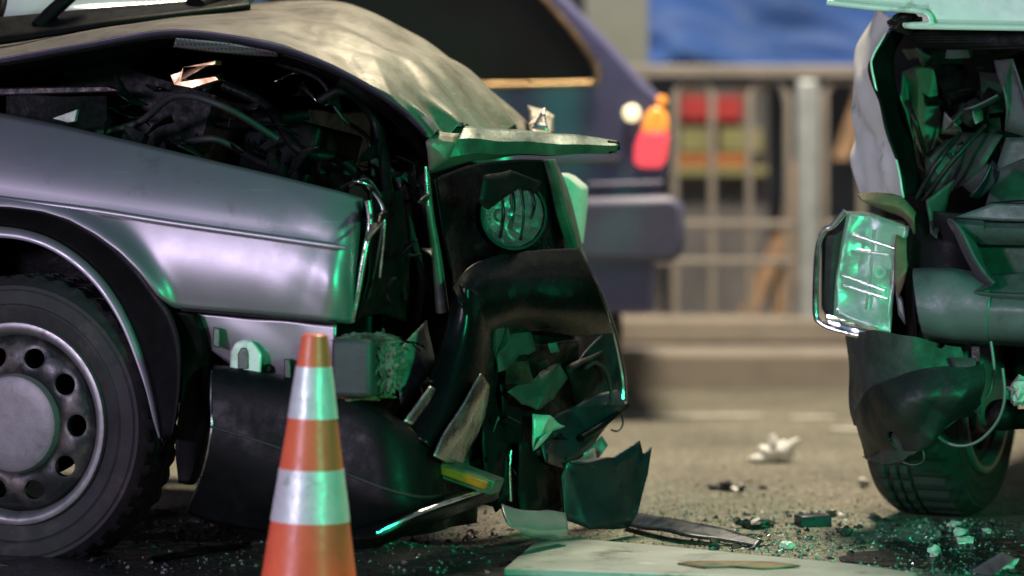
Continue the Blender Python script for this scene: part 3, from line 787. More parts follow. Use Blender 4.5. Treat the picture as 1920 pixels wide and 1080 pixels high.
# curtain of torn metal behind the wing's front edge
for i, (a, b, c_) in enumerate((((655, 350), (688, 335), (715, 370)), ((690, 350), (720, 400), (712, 520)), ((700, 372), (716, 430), (690, 560)), ((640, 352), (670, 340), (700, 352)))):
    tube('torn_seam', [S(*a, -.08 - .01 * i), S(*b, -.07), S(*c_, -.09)], .0035, 'bare_metal' if i % 2 else 'engine_grey', car)
sheet('lamp_recess', [[S(x, y, -.07) for x, y in ((694, 350), (700, 420), (690, 500), (668, 600))], [S(x, y, -.13) for x, y in ((722, 360), (722, 420), (712, 500), (690, 590))],
                      [S(x, y, -.30) for x, y in ((760, 340), (770, 420), (770, 500), (760, 600))]], 'engine_dark', car, n=30, k=9, amp=.014, freq=18, seed=15)
sheet('crushed_front_frame', [[F(x, y, .28) for x, y in ((700, 230), (720, 360), (740, 520), (690, 700), (640, 800))],
                      [F(x, y, .30) for x, y in ((860, 290), (880, 420), (880, 560), (850, 700), (820, 820))],
                      [F(x, y, .10) for x, y in ((1020, 300), (1050, 420), (1080, 560), (1060, 760), (1000, 900))]], 'engine_dark', car, n=44, k=16, amp=.035, freq=9, seed=21)
# curved inner rim of the bonnet aperture
tube('aperture_frame', [F(x, y + 14, .14) for x, y in ((640, 130), (700, 165), (755, 210), (785, 262), (798, 330), (800, 420))], lambda t: .024 - .010 * t, 'engine_dark', car)
tube('radiator_stay', [F(x, y, -.05) for x, y in ((800, 322), (806, 400), (818, 480), (830, 585))], lambda t: .006 + .008 * t, 'green_grey_metal', car)
tube('stay_edge', [F(x, y, -.065) for x, y in ((798, 312), (800, 345), (803, 385))], .004, 'bare_metal', car)

# headlamp panel with the round lamp
hp = sheet('headlamp_panel', [[F(x, y, -.02) for x, y in ((812, 335), (830, 430), (845, 520), (850, 600))],
                         [F(x, y, .02) for x, y in ((900, 305), (890, 420), (900, 500), (900, 560))],
                         [F(x, y, -.05) for x, y in ((1020, 300), (1030, 400), (1050, 480), (1060, 560))]], 'gloss_black', car, n=30, k=10, amp=.005, freq=9, seed=31, smooth=40)
LC = F(962, 402, -.16); LA = Vector((.36, -.92, .04))
rad = .070
hl = lathe('headlamp', [(rad * 1.08, -.03), (rad * 1.12, -.005), (rad * 1.08, .006), (rad * 1.0, .006), (rad * .98, -.004)], 48, 'black_plastic', car, LA, LC)
lathe('reflector', [(rad * .99, .0), (rad * .85, -.03), (rad * .6, -.055), (rad * .3, -.07), (.012, -.074), (0, -.074)], 14, 'reflector', hl, LA, LC, smooth=10)
lathe('lamp_lens', [(0, .026), (rad * .35, .0245), (rad * .7, .017), (rad * .92, .006), (rad, -.002), (rad * .96, -.006), (rad * .7, .012), (rad * .35, .020), (0, .0215)], 48, 'lens_glass', hl, LA, LC, smooth=60, mod=lambda i, t, r, z: (r, z - (.003 if (int(math.cos(t * math.tau / 48) * r / .011 + 50) % 2) and 0 < i < 4 else 0)))
lathe('bulb', [(0, .0), (.012, -.005), (.016, -.02), (.012, -.07)], 16, 'chrome', hl, LA, LC)
for dx_, z0_, z1_, r_ in ((-.034, -.05, .052, .004), (-.012, -.03, .062, .006), (.012, -.055, .06, .0035), (.036, -.01, .05, .004)):
    side = Vector((LA.y, -LA.x, 0)).normalized() * -1
    tube('lens_rib', [LC + side * dx_ + LA * .012 + Vector((0, 0, z0_)), LC + side * (dx_ + .004) + LA * .02 + Vector((0, 0, (z0_ + z1_) / 2)), LC + side * dx_ + LA * .012 + Vector((0, 0, z1_))], r_, 'gloss_black', hl)
shard('lamp_shroud', [F(x, y, -.24) for x, y in ((905, 330), (960, 318), (1015, 338), (1010, 362), (975, 352), (940, 372), (915, 392), (898, 380))], 'black_plastic', hl, amp=.006, freq=18, seed=4, cuts=3)
sheet('grille_edge', [[F(x, y, -.06) for x, y in ((1018, 302), (1034, 360), (1050, 420), (1066, 480))],
                       [F(x, y, -.09) for x, y in ((1034, 300), (1056, 360), (1076, 430), (1090, 490))],
                       [F(x, y, .06) for x, y in ((1040, 300), (1064, 360), (1084, 430), (1100, 490))]], 'green_grey_metal', car, n=24, k=5, amp=.006, freq=12, seed=33)
prism('lamp_corner', [F(x, y, .12) for x, y in ((1046, 322), (1066, 330), (1090, 350), (1088, 392), (1080, 462), (1072, 430), (1060, 360))], Vector((.02, .12, 0)), 'white_paint', car, .006)
# black lower front: rounded outer skin with a bright edge
sk = [[F(x, y, -.16) for x, y in ((846, 540), (880, 500), (940, 478), (1010, 470), (1084, 466))],
      [F(x, y, -.22) for x, y in ((866, 575), (900, 545), (960, 528), (1040, 522), (1116, 524))],
      [F(x, y, -.20) for x, y in ((892, 615), (930, 596), (985, 584), (1060, 586), (1140, 590))],
      [F(x, y, -.10) for x, y in ((910, 650), (950, 630), (1010, 622), (1080, 630), (1150, 625))]]
skin = sheet('front_skirt', sk, 'gloss_black', car, n=40, k=9, amp=.004, freq=9, seed=41, smooth=40)
sheet('skirt_lower', [[F(x, y, .0) for x, y in ((1070, 690), (1100, 655), (1130, 625), (1146, 606))],
                      [F(x, y, .02) for x, y in ((1085, 740), (1120, 720), (1150, 700), (1164, 690))],
                      [F(x, y, .06) for x, y in ((1080, 850), (1120, 820), (1150, 780), (1166, 745))]], 'torn_sheet', car, n=24, k=8, amp=.008, freq=10, seed=42)
tube('skirt_edge', [F(x, y, .01) for x, y in ((1080, 462), (1098, 500), (1122, 545), (1145, 608), (1158, 660), (1167, 715), (1166, 752))], lambda t: .005 + .006 * t, 'chrome', car)
sheet('front_duct', [[F(x, y, -.14) for x, y in ((760, 806), (792, 740), (822, 660), (840, 600), (850, 530))],
                          [F(x, y, -.22) for x, y in ((800, 835), (838, 755), (866, 670), (878, 610), (880, 540))],
                          [F(x, y, -.19) for x, y in ((838, 862), (880, 780), (902, 700), (910, 640), (914, 560))],
                          [F(x, y, -.08) for x, y in ((858, 880), (902, 800), (924, 716), (930, 650), (930, 570))]], 'gloss_black', car, n=40, k=9, amp=.003, freq=8, seed=44, thick=.006, smooth=40)
sheet('duct_highlight_strip', [[F(x, y, -.26) for x, y in ((812, 852), (838, 806), (868, 756), (900, 700))], [F(x, y, -.24) for x, y in ((838, 866), (866, 818), (892, 770), (912, 716))], [F(x, y, -.16) for x, y in ((866, 872), (890, 822), (908, 780), (918, 730))]], 'bare_metal', car, n=26, k=6, amp=.006, freq=18, seed=45)  # bare metal strip added as the white highlight along the duct
sheet('duct_edge_strip', [[F(x, y, -.235) for x, y in ((758, 790), (784, 752), (806, 722))], [F(x, y, -.235) for x, y in ((772, 796), (798, 760), (816, 728))]], 'bare_metal', car, n=12, k=3, amp=.004)
# crushed radiator fragments in the mouth
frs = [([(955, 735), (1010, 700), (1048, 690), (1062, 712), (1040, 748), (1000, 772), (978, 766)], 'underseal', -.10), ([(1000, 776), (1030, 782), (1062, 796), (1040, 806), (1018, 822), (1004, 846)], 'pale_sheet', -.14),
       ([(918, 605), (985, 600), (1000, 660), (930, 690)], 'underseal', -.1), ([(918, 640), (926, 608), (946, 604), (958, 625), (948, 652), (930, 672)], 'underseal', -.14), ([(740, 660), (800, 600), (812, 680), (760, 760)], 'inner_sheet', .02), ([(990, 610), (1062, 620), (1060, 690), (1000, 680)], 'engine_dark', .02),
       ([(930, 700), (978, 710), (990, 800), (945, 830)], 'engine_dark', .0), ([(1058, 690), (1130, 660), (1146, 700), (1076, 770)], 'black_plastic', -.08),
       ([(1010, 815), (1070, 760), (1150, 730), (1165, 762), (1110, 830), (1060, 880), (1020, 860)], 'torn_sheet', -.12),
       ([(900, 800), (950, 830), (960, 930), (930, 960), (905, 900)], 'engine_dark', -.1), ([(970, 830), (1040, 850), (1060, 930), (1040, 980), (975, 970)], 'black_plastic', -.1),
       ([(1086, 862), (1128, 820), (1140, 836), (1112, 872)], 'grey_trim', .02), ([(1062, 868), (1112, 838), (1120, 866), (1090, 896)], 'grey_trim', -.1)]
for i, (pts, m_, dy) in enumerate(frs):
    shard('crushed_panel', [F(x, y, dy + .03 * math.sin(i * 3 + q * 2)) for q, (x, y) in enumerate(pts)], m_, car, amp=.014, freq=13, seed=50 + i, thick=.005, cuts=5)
sheet('lower_frame', [[F(x, y, .04) for x, y in ((780, 700), (800, 790), (840, 870), (880, 940))], [F(x, y, -.02) for x, y in ((900, 640), (930, 760), (950, 870), (960, 955))], [F(x, y, .0) for x, y in ((1080, 640), (1090, 760), (1080, 870), (1066, 960))]], 'engine_dark', car, n=34, k=12, amp=.03, freq=11, seed=99)
for i in range(26):
    px, py = rng.uniform(830, 1080), rng.uniform(590, 900)
    if px > 1080 - (py - 600) * .1: continue
    rot = Matrix.Rotation(rng.uniform(0, 3), 4, 'X') @ Matrix.Rotation(rng.uniform(0, 3), 4, 'Z')
    s_ = rng.uniform(.02, .06)
    box('crushed_component', F(px, py, rng.uniform(-.14, .04)), (s_, s_ * rng.uniform(.3, 1), s_ * rng.uniform(.15, .6)), ('engine_dark', 'engine_grey', 'underseal', 'black_plastic')[i % 4], car, rot, amp=.012, freq=18, seed=i, cuts=2)
for i in range(60):
    px, py = rng.uniform(700, 1075), rng.uniform(330, 900)
    if px > 830 and py < 590: continue
    if px < 760 and py > 600: continue
    if i % 2:
        pts = [F(px + rng.uniform(-26, 26), py + rng.uniform(-26, 26), rng.uniform(-.2, -.04)) for q in range(3)]
        shard('crushed_panel', pts, ('gloss_black', 'engine_dark', 'underseal', 'gloss_black', 'liner_black', 'engine_dark')[(i // 2) % 6], car, amp=.014, freq=22, seed=300 + i, thick=.003, cuts=3)
tube('dangling_wire', [F(x, y, -.15) for x, y in ((1098, 690), (1118, 680), (1138, 700), (1146, 740), (1140, 760))], .004, 'wire', car)
tube('dangling_wire', [F(x, y, -.12) for x, y in ((1164, 775), (1168, 795), (1158, 808), (1146, 806))], .0022, 'wire', car)
tube('dangling_wire', [F(x, y, -.2) for x, y in ((958, 845), (955, 880), (957, 940))], .004, 'bare_metal', car)
tube('broken_stay', [F(x, y, -.14) for x, y in ((1090, 822), (1130, 796), (1175, 758))], .008, 'black_plastic', car)
# torn black shard resting on the road
shard('torn_bumper_flap', [F(x, y, -.22 - .08 * math.sin((x - 1050) / 54)) for x, y in ((1050, 895), (1062, 868), (1100, 872), (1150, 858), (1196, 824), (1204, 850), (1220, 838), (1214, 890), (1196, 960), (1178, 990), (1110, 996), (1060, 975))], 'torn_sheet', car, amp=.009, freq=9, seed=71, cuts=6, smooth=35)
sheet('crumpled_valance', [[F(x, y, -.30) for x, y in ((942, 945), (980, 955), (1020, 958), (1060, 962))], [F(x, y, -.36) for x, y in ((956, 985), (990, 990), (1030, 992), (1066, 985))], [F(x, y, -.34) for x, y in ((985, 1006), (1010, 1006), (1040, 1006), (1066, 1000))]], 'grey_trim', car, n=20, k=6, amp=.007, freq=14, seed=72)
# foam block behind the cone
fb = box('bumper_block', S(672, 688, .02), (.085, .09, .115), 'dark_block', car, Matrix.Rotation(-YAW, 4, 'Z'), bevel=.01)
def blob(name, c, r, m, parent, amp=.4, freq=12, seed=0, sub=4, sq=(1, 1, 1), **kw):
    bm = bmesh.new(); bmesh.ops.create_icosphere(bm, subdivisions=sub, radius=1)
    for v in bm.verts:
        d = v.co.normalized(); k_ = 1 + amp * noise.noise(d * freq * .2 + Vector((seed, 0, 0))) + amp * .7 * noise.noise(d * freq * .6 + Vector((0, seed, 0)))
        v.co = Vector((d.x * r * sq[0], d.y * r * sq[1], d.z * r * sq[2])) * k_ + c
    return link(name, done(bm), m, parent, 25, **kw)
blob('torn_foam', S(722, 685, .0), .05, 'foam', car, .35, 30, 3, 5, (.75, .7, 1.1))
blob('torn_foam', S(690, 640, .02), .035, 'foam', car, .35, 30, 5, 5, (1.7, .9, .45))
blob('torn_foam', S(668, 742, .0), .03, 'rust_strip', car, .6, 14, 8, 4, (2.0, .9, .3))

# scuttle, windscreen, wipers
ws = sheet('windscreen', [[W(x, y, Y) for x, y, Y in ((-140, 75, .45), (60, 55, .5), (240, 35, .6), (450, 14, .8))], [S(-300, -152, -.30), S(-300, -186, -.62), S(-300, -192, -.92), S(-300, -162, -1.25)]], 'windscreen_glass', car, n=20, k=6, thick=.005)
sheet('scuttle_panel', [[W(x, y, Y) for x, y, Y in ((-140, 96, .28), (0, 80, .30), (200, 48, .35), (400, 22, .45), (470, 14, .5))],
                        [W(x, y, Y) for x, y, Y in ((-140, 44, .36), (0, 36, .38), (200, 18, .44), (380, 4, .55), (470, -14, .6))]], 'black_plastic', car, n=30, k=4, thick=.012)
tube('windscreen_pillar', [W(-20, 60, .42), W(0, 20, .44), W(8, -40, .5), W(12, -120, .55)], .012, 'black_plastic', car)
tube('wiper_arm', [W(70, 50, .36), W(96, 24, .37), W(130, -6, .38), (W(180, -50, .42))], .016, 'black_plastic', car)
tube('windscreen_seal', [W(368, 16, .5), W(400, -4, .55), W(450, -40, .6)], .03, 'black_plastic', car)
tube('windscreen_seal', [W(420, 24, .5), W(460, 6, .52), W(500, -30, .56)], .008, 'green_grey_metal', car)
# floor of the engine bay and underbody keep the far light out
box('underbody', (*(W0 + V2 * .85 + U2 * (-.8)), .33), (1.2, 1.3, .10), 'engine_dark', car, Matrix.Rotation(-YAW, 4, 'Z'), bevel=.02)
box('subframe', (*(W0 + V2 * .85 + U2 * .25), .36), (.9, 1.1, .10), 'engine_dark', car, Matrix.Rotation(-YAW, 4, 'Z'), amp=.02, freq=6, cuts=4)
sheet('front_door', [[S(-124, 190, -.12), S(-500, 175, -.10), S(-1050, 175, -.10)], [S(-124, 352, .0), S(-500, 345, .0), S(-1050, 345, .0)], [S(-124, 480, .004), S(-500, 480, .01), S(-1050, 480, .01)], [S(-124, 800, -.05), S(-500, 800, -.04), S(-1050, 800, -.04)]], 'silver_paint', car, n=30, k=6, thick=.01)
sheet('side_glass', [[S(-160, 175, -.13), S(-500, 165, -.11), S(-1050, 165, -.11)], [S(-330, -120, -.30), S(-560, -150, -.30), S(-1050, -150, -.30)]], 'tinted_glass', car, n=14, k=4, thick=.005)
sheet('roof', [[S(-300, -150, -.30), S(-560, -180, -.30), S(-1050, -180, -.30)], [S(-300, -190, -.75), S(-560, -215, -.75), S(-1050, -215, -.75)], [S(-300, -160, -1.25), S(-560, -190, -1.25), S(-1050, -190, -1.25)]], 'silver_paint', car, n=16, k=5, thick=.012)
tube('roof_pillar', [S(-130, 180, -.13), S(-230, 20, -.22), S(-310, -150, -.30)], .028, 'black_plastic', car)
box('cabin_side', (*(W0 + V2 * .10 + U2 * (-1.2)), .62), (.75, .14, .60), 'silver_paint', car, Matrix.Rotation(-YAW, 4, 'Z'), bevel=.03)

# ------------------------------------------------------------------ the white wreck
wc = empty('wrecked_estate', (1.25, 1.3, 0), 'pale wreck with missing wing, cracked green lit headlamp and bare front wheel', 'car')
def Q(px, py, dy=0.0):
    return W(px, py, .42 - (px - 1560) / 360 * .22 + dy)
# bonnet edge
prism('bonnet', [Q(x, y, -.12) for x, y in ((1552, 0), (1640, 10), (1735, 20), (1750, 46), (1930, 50), (2950, 60), (2920, -70), (2600, -120), (1700, -120), (1560, -70))], Vector((.45, 1.05, .06)), 'white_paint', wc, .012)
tube('bonnet_edge', [Q(x, y, -.13) for x, y in ((1552, 4), (1640, 14), (1730, 22), (1750, 44), (1780, 50), (2950, 66))], .007, 'white_paint', wc)
shard('bonnet_underside', [Q(x, y, .0) for x, y in ((1690, 64), (1730, 56), (1760, 50), (2900, 62), (2900, 96), (1920, 92), (1720, 92))], 'engine_dark', wc, amp=.012, freq=9, seed=3, cuts=5)
blob('hinge_lump', Q(1698, 44, -.02), .03, 'engine_grey', wc, .5, 14, 2, 3, (1.2, .8, .7))
# pale outer wing remnant
wl_ = [Q(x, y, .24) for x, y in ((1646, 10), (1612, 85), (1600, 130), (1598, 220), (1606, 262), (1597, 305), (1612, 366))]
wm_ = [Q(x, y, .14) for x, y in ((1660, 20), (1624, 95), (1612, 150), (1620, 220), (1636, 270), (1640, 310), (1652, 366))]
wr_ = [Q(x, y, .02) for x, y in ((1676, 40), (1640, 100), (1632, 130), (1650, 200), (1670, 262), (1682, 310), (1694, 370))]
sheet('wing_remnant', [wl_, wm_, wr_], 'white_paint', wc, n=60, k=14, amp=.014, freq=15, seed=81, thick=.004)
sheet('wing_inner_face', [wr_, [Q(x, y, .10) for x, y in ((1700, 50), (1680, 100), (1680, 140), (1700, 220), (1715, 280), (1722, 330), (1730, 375))]], 'black_plastic', wc, n=34, k=8, amp=.014, freq=13, seed=82)
sheet('bay_back', [[Q(x, y, .75) for x, y in ((1640, 50), (1640, 200), (1650, 400), (1660, 640))], [Q(x, y, .55) for x, y in ((1800, 50), (1800, 200), (1800, 400), (1800, 640))], [Q(x, y, .5) for x, y in ((2900, 50), (2900, 200), (2900, 400), (2900, 640))]], 'engine_dark', wc, n=36, k=14, amp=.03, freq=8, seed=83)
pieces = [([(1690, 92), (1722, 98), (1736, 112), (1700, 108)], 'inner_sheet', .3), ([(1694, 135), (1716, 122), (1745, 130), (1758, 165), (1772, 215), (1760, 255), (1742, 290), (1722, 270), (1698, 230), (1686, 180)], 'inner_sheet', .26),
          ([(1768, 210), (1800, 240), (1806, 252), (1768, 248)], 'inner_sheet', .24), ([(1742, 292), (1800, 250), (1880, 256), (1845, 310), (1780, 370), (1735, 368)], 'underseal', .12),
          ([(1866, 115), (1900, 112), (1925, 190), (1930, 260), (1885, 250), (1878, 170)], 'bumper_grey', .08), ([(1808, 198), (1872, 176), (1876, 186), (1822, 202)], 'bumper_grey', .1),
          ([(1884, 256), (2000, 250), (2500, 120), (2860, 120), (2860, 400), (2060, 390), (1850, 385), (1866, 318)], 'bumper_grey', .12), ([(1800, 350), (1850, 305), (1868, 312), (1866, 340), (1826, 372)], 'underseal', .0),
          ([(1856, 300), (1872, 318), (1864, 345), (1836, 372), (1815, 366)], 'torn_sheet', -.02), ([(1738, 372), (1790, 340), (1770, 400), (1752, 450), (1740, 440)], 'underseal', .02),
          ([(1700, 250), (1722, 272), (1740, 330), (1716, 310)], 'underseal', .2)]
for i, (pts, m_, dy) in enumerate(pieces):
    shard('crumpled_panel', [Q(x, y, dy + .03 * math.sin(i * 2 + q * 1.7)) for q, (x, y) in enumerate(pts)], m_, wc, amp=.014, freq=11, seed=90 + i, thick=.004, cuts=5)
for a, b in (((1718, 372), (1800, 250)), ((1730, 378), (1848, 235)), ((1700, 190), (1735, 290)), ((1860, 384), (2000, 392))):
    tube('torn_strut', [Q(*a, .06), Q((a[0] + b[0]) / 2, (a[1] + b[1]) / 2 - 8, .04), Q(*b, .1)], .006, 'engine_grey', wc)
for i in range(30):
    px, py = rng.uniform(1740, 1960), rng.uniform(90, 260)
    rot = Matrix.Rotation(rng.uniform(0, 3), 4, 'X') @ Matrix.Rotation(rng.uniform(0, 3), 4, 'Z')
    s_ = rng.uniform(.03, .10)
    box('crushed_component', Q(px, py, rng.uniform(.2, .4)), (s_, s_ * rng.uniform(.3, 1), s_ * rng.uniform(.15, .6)), ('engine_dark', 'black_plastic', 'underseal')[i % 3], wc, rot, amp=.012, freq=18, seed=i, cuts=2)
for i in range(46):
    px, py = rng.uniform(1715, 1990), rng.uniform(95, 400)
    if py > 250 and px > 1850: continue
    if i % 2:
        pts = [Q(px + rng.uniform(-30, 30), py + rng.uniform(-30, 30), rng.uniform(.08, .25)) for q in range(3)]
        shard('crumpled_panel', pts, ('gloss_black', 'engine_dark', 'inner_sheet', 'black_plastic', 'underseal', 'bare_metal')[(i // 2) % 6], wc, amp=.016, freq=20, seed=400 + i, thick=.003, cuts=3)
sheet('rusty_strip', [[Q(x, y, -.03) for x, y in ((1606, 366), (1650, 362), (1690, 368), (1720, 400))], [Q(x, y, -.05) for x, y in ((1618, 376), (1650, 380), (1690, 392), (1716, 414))], [Q(x, y, -.02) for x, y in ((1640, 384), (1668, 396), (1700, 412), (1716, 440))]], 'rust_strip', wc, n=22, k=5, amp=.008, freq=16, seed=5)
# headlamp: housing, lens, chrome surround, amber side lamp
hs = prism('headlamp', [Q(x, y, .095) for x, y in ((1582, 396), (1706, 420), (1712, 480), (1690, 520), (1686, 640), (1560, 606), (1540, 580), (1540, 450))], Vector((.02, .16, 0)), 'black_plastic', wc, .01)
sheet('reflector', [[Q(x, y, d) for x, y, d in ((1594, 404, .05), (1574, 500, .028), (1568, 588, .006))], [Q(x, y, d) for x, y, d in ((1640, 412, .085), (1622, 510, .06), (1618, 606, .012))], [Q(x, y, d) for x, y, d in ((1700, 428, .05), (1678, 520, .026), (1668, 626, .004))]], 'reflector_satin', hs, n=30, k=12, amp=.008, freq=24, seed=3, smooth=15)
sheet('lamp_lens', [[Q(x, y, .0) for x, y in ((1590, 396), (1572, 500), (1563, 590))], [Q(x, y, -.022) for x, y in ((1642, 402), (1622, 512), (1614, 612))], [Q(x, y, .0) for x, y in ((1706, 424), (1680, 520), (1670, 632))]], 'lens_crazed', hs, n=30, k=12, amp=.004, freq=22, seed=4, thick=.006)
for x0, y0, x1, y1 in ((1580, 516, 1660, 545), (1582, 534, 1664, 560), (1608, 470, 1668, 478), (1570, 580, 1668, 622), (1600, 440, 1690, 470), (1640, 430, 1625, 580)):
    tube('reflector_rib', [Q(x0, y0, .018), Q(x1, y1, .018)], .005, 'chrome', hs)
lathe('bulb_socket', [(.007, .008), (.014, .008), (.016, 0), (.010, -.006), (0, -.006)], 20, 'reflector_satin', hs, Vector((-.2, -1, 0)), Q(1650, 510, .03))
tube('chrome_surround', [Q(x, y, -.01) for x, y in ((1585, 396), (1560, 425), (1546, 432), (1533, 470), (1529, 580), (1540, 606), (1580, 622), (1668, 640))], .007, 'chrome', hs)
sheet('side_lamp', [[Q(x, y, .02) for x, y in ((1552, 440), (1546, 520), (1546, 592))], [Q(x, y, -.01) for x, y in ((1566, 440), (1558, 520), (1556, 596))], [Q(x, y, .02) for x, y in ((1584, 430), (1570, 520), (1560, 600))]], 'lens_glass', hs, n=16, k=5, amp=.004, freq=20, seed=9, thick=.004)
prism('amber_lens', [Q(x, y, -.012) for x, y in ((1602, 606), (1646, 614), (1650, 628), (1606, 622))], Vector((0, .02, 0)), 'amber_lens', hs, .003)
sheet('lamp_lower_trim', [[Q(x, y, .0) for x, y in ((1545, 590), (1600, 602), (1668, 622))], [Q(x, y, -.015) for x, y in ((1550, 606), (1604, 622), (1670, 640))], [Q(x, y, .02) for x, y in ((1585, 622), (1620, 636), (1672, 648))]], 'chrome', hs, n=20, k=4, amp=.005, freq=22, seed=11)
shard('lamp_edge_bracket', [Q(x, y, -.02) for x, y in ((1682, 440), (1700, 450), (1704, 500), (1686, 560), (1676, 520))], 'rust_strip', hs, amp=.006, freq=20, seed=7, cuts=3)
shard('green_edge_strip', [Q(x, y, .03) for x, y in ((1722, 620), (1742, 620), (1740, 690), (1720, 690))], 'inner_sheet', wc, amp=.002, cuts=2)
shard('green_edge_strip', [Q(x, y, .0) for x, y in ((1680, 540), (1692, 560), (1698, 610), (1684, 590))], 'inner_sheet', wc, amp=.003, cuts=2)
# bumper with its plate recess
bmr = [[Q(x, y, -.02) for x, y in ((1714, 508), (1780, 503), (1840, 506), (1920, 512), (2900, 530))],
       [Q(x, y, -.08) for x, y in ((1714, 525), (1780, 520), (1850, 548), (1920, 562), (2900, 585))],
       [Q(x, y, -.09) for x, y in ((1722, 580), (1780, 582), (1850, 590), (1920, 592), (2900, 606))],
       [Q(x, y, -.05) for x, y in ((1732, 624), (1790, 630), (1850, 634), (1920, 634), (2900, 650))],
       [Q(x, y, .10) for x, y in ((1740, 640), (1800, 644), (1850, 646), (1920, 648), (2900, 662))]]
bm_ = sheet('bumper', bmr, 'bumper_grey', wc, n=60, k=8, amp=.010, freq=9, seed=61, thick=.006, smooth=20)
sheet('grille_surround', [[Q(x, y, -.02) for x, y in ((1776, 410), (1790, 440), (1815, 490), (1848, 540), (1900, 570), (2840, 595))],
                           [Q(x, y, -.10) for x, y in ((1790, 416), (1806, 440), (1830, 486), (1862, 530), (1905, 556), (2840, 580))],
                           [Q(x, y, -.04) for x, y in ((1830, 456), (1838, 470), (1850, 500), (1874, 530), (1910, 548), (2840, 570))]], 'bumper_grey', bm_, n=34, k=6, amp=.003, freq=9, seed=62)
sheet('upper_bar', [[Q(x, y, -.02) for x, y in ((1774, 412), (1840, 414), (1920, 420), (2880, 440))], [Q(x, y, -.07) for x, y in ((1780, 424), (1840, 428), (1920, 434), (2880, 454))], [Q(x, y, -.02) for x, y in ((1800, 452), (1850, 456), (1920, 460), (2880, 480))]], 'bumper_grey', bm_, n=30, k=5, amp=.004, freq=9, seed=63)
prism('recess_panel', [Q(x, y, .03) for x, y in ((1815, 455), (2860, 470), (2860, 590), (1885, 565), (1846, 520))], Vector((0, .03, 0)), 'underseal', bm_, .003)
sheet('lamp_side_panel', [[Q(x, y, .04) for x, y in ((1704, 395), (1700, 450), (1690, 530))], [Q(x, y, .02) for x, y in ((1760, 400), (1765, 450), (1770, 530))], [Q(x, y, .04) for x, y in ((1850, 400), (1850, 450), (1850, 540))]], 'black_plastic', wc, n=24, k=8, amp=.010, freq=12, seed=77)
sheet('under_bumper_panel', [[Q(x, y, .06) for x, y in ((1690, 500), (1700, 560), (1704, 640))], [Q(x, y, .0) for x, y in ((1712, 500), (1716, 560), (1724, 660))]], 'black_plastic', wc, n=14, k=4, amp=.006)
shard('bent_upper_trim', [Q(x, y, .0) for x, y in ((1790, 408), (1860, 380), (2000, 384), (2860, 400), (2860, 430), (1900, 414))], 'bumper_grey', wc, amp=.008, freq=9, seed=64, cuts=5)
# wheel, seen from its tread and its inner face
AX = Vector((.91, -.41, -.02))
whc = W(1856, 722, .70); whc.z = .318
make_wheel('bare_wheel', whc, AX, wc, seg=120, width=.215, sc=1.06)
# torn liner hanging over the tyre
sheet('torn_wheel_liner', [[Q(x, y, .05) for x, y in ((1588, 620), (1590, 700), (1598, 780), (1618, 860))],
                           [Q(x, y, -.10) for x, y in ((1640, 620), (1640, 700), (1650, 790), (1668, 870))],
                           [Q(x, y, -.13) for x, y in ((1710, 630), (1720, 700), (1730, 770), (1740, 830))],
                           [Q(x, y, -.06) for x, y in ((1800, 650), (1810, 690), (1815, 730), (1800, 770))]], 'underseal', wc, n=80, k=24, amp=.012, freq=12, seed=66, tear=(.56, 15))
sheet('liner_flap', [[Q(x, y, d) for x, y, d in ((1598, 772, -.02), (1640, 726, -.12), (1700, 702, -.16), (1760, 686, -.15), (1840, 684, -.1))],
                     [Q(x, y, d) for x, y, d in ((1604, 800, -.04), (1650, 770, -.15), (1710, 752, -.19), (1770, 736, -.17), (1846, 720, -.11))],
                     [Q(x, y, d) for x, y, d in ((1612, 830, -.04), (1654, 806, -.14), (1716, 800, -.17), (1776, 780, -.15), (1836, 756, -.1))],
                     [Q(x, y, d) for x, y, d in ((1622, 860, -.02), (1660, 842, -.10), (1716, 846, -.15), (1770, 800, -.13), (1826, 778, -.08))]], 'liner_black', wc, n=90, k=24, amp=.012, freq=15, seed=67, tear=(.54, 17))
shard('liner_flap', [Q(x, y, -.10) for x, y in ((1780, 666), (1830, 668), (1838, 780), (1812, 770))], 'underseal', wc, amp=.01, freq=10, seed=68, cuts=4)
prism('bumper_stay', [Q(x, y, -.03) for x, y in ((1820, 648), (1838, 648), (1840, 760), (1818, 760))], Vector((0, .03, 0)), 'engine_grey', wc, .003)
tube('brake_hose', [Q(x, y, -.06) for x, y in ((1858, 640), (1864, 690), (1858, 730), (1850, 745))], .004, 'wire_pale', wc)
tube('hanging_wire', [Q(x, y, -.10) for x, y in ((1752, 785), (1754, 808), (1768, 826), (1800, 836), (1836, 826), (1870, 790), (1884, 745), (1880, 690))], .0038, 'wire_pale', wc)
tube('hanging_wire', [Q(x, y, -.12) for x, y in ((1720, 800), (1722, 830), (1732, 850), (1730, 866), (1712, 872), (1692, 866))], .0032, 'wire', wc)
tube('suspension_arm', [Q(x, y, .02) for x, y in ((1868, 790), (1910, 786), (2300, 780))], .022, 'engine_dark', wc)
lathe('ball_joint', [(0, .03), (.02, .026), (.034, .01), (.034, -.02), (0, -.03)], 20, 'engine_dark', wc, Vector((.2, -1, .1)), Q(1880, 778, -.03))
box('front_subframe', (1.45, .95, .42), (.55, .5, .22), 'engine_dark', wc, None, amp=.02, freq=6, cuts=4)
blob('torn_foam', Q(1918, 735, -.05), .03, 'pale_bits', wc, .5, 12, 4, 3)
HD = Vector((.41, .91, 0))
prism('engine_bay_shell', [Q(x, y, .60) for x, y in ((1712, 80), (2900, 60), (2900, 660), (1730, 640))], HD * .5, 'white_paint', wc, .03)
cabin = [Q(1700, 640, 1.0), Q(2900, 670, 1.0), Q(2900, -60, 1.0), Q(2780, -420, 1.45), Q(1830, -420, 1.45), Q(1690, -60, 1.0)]
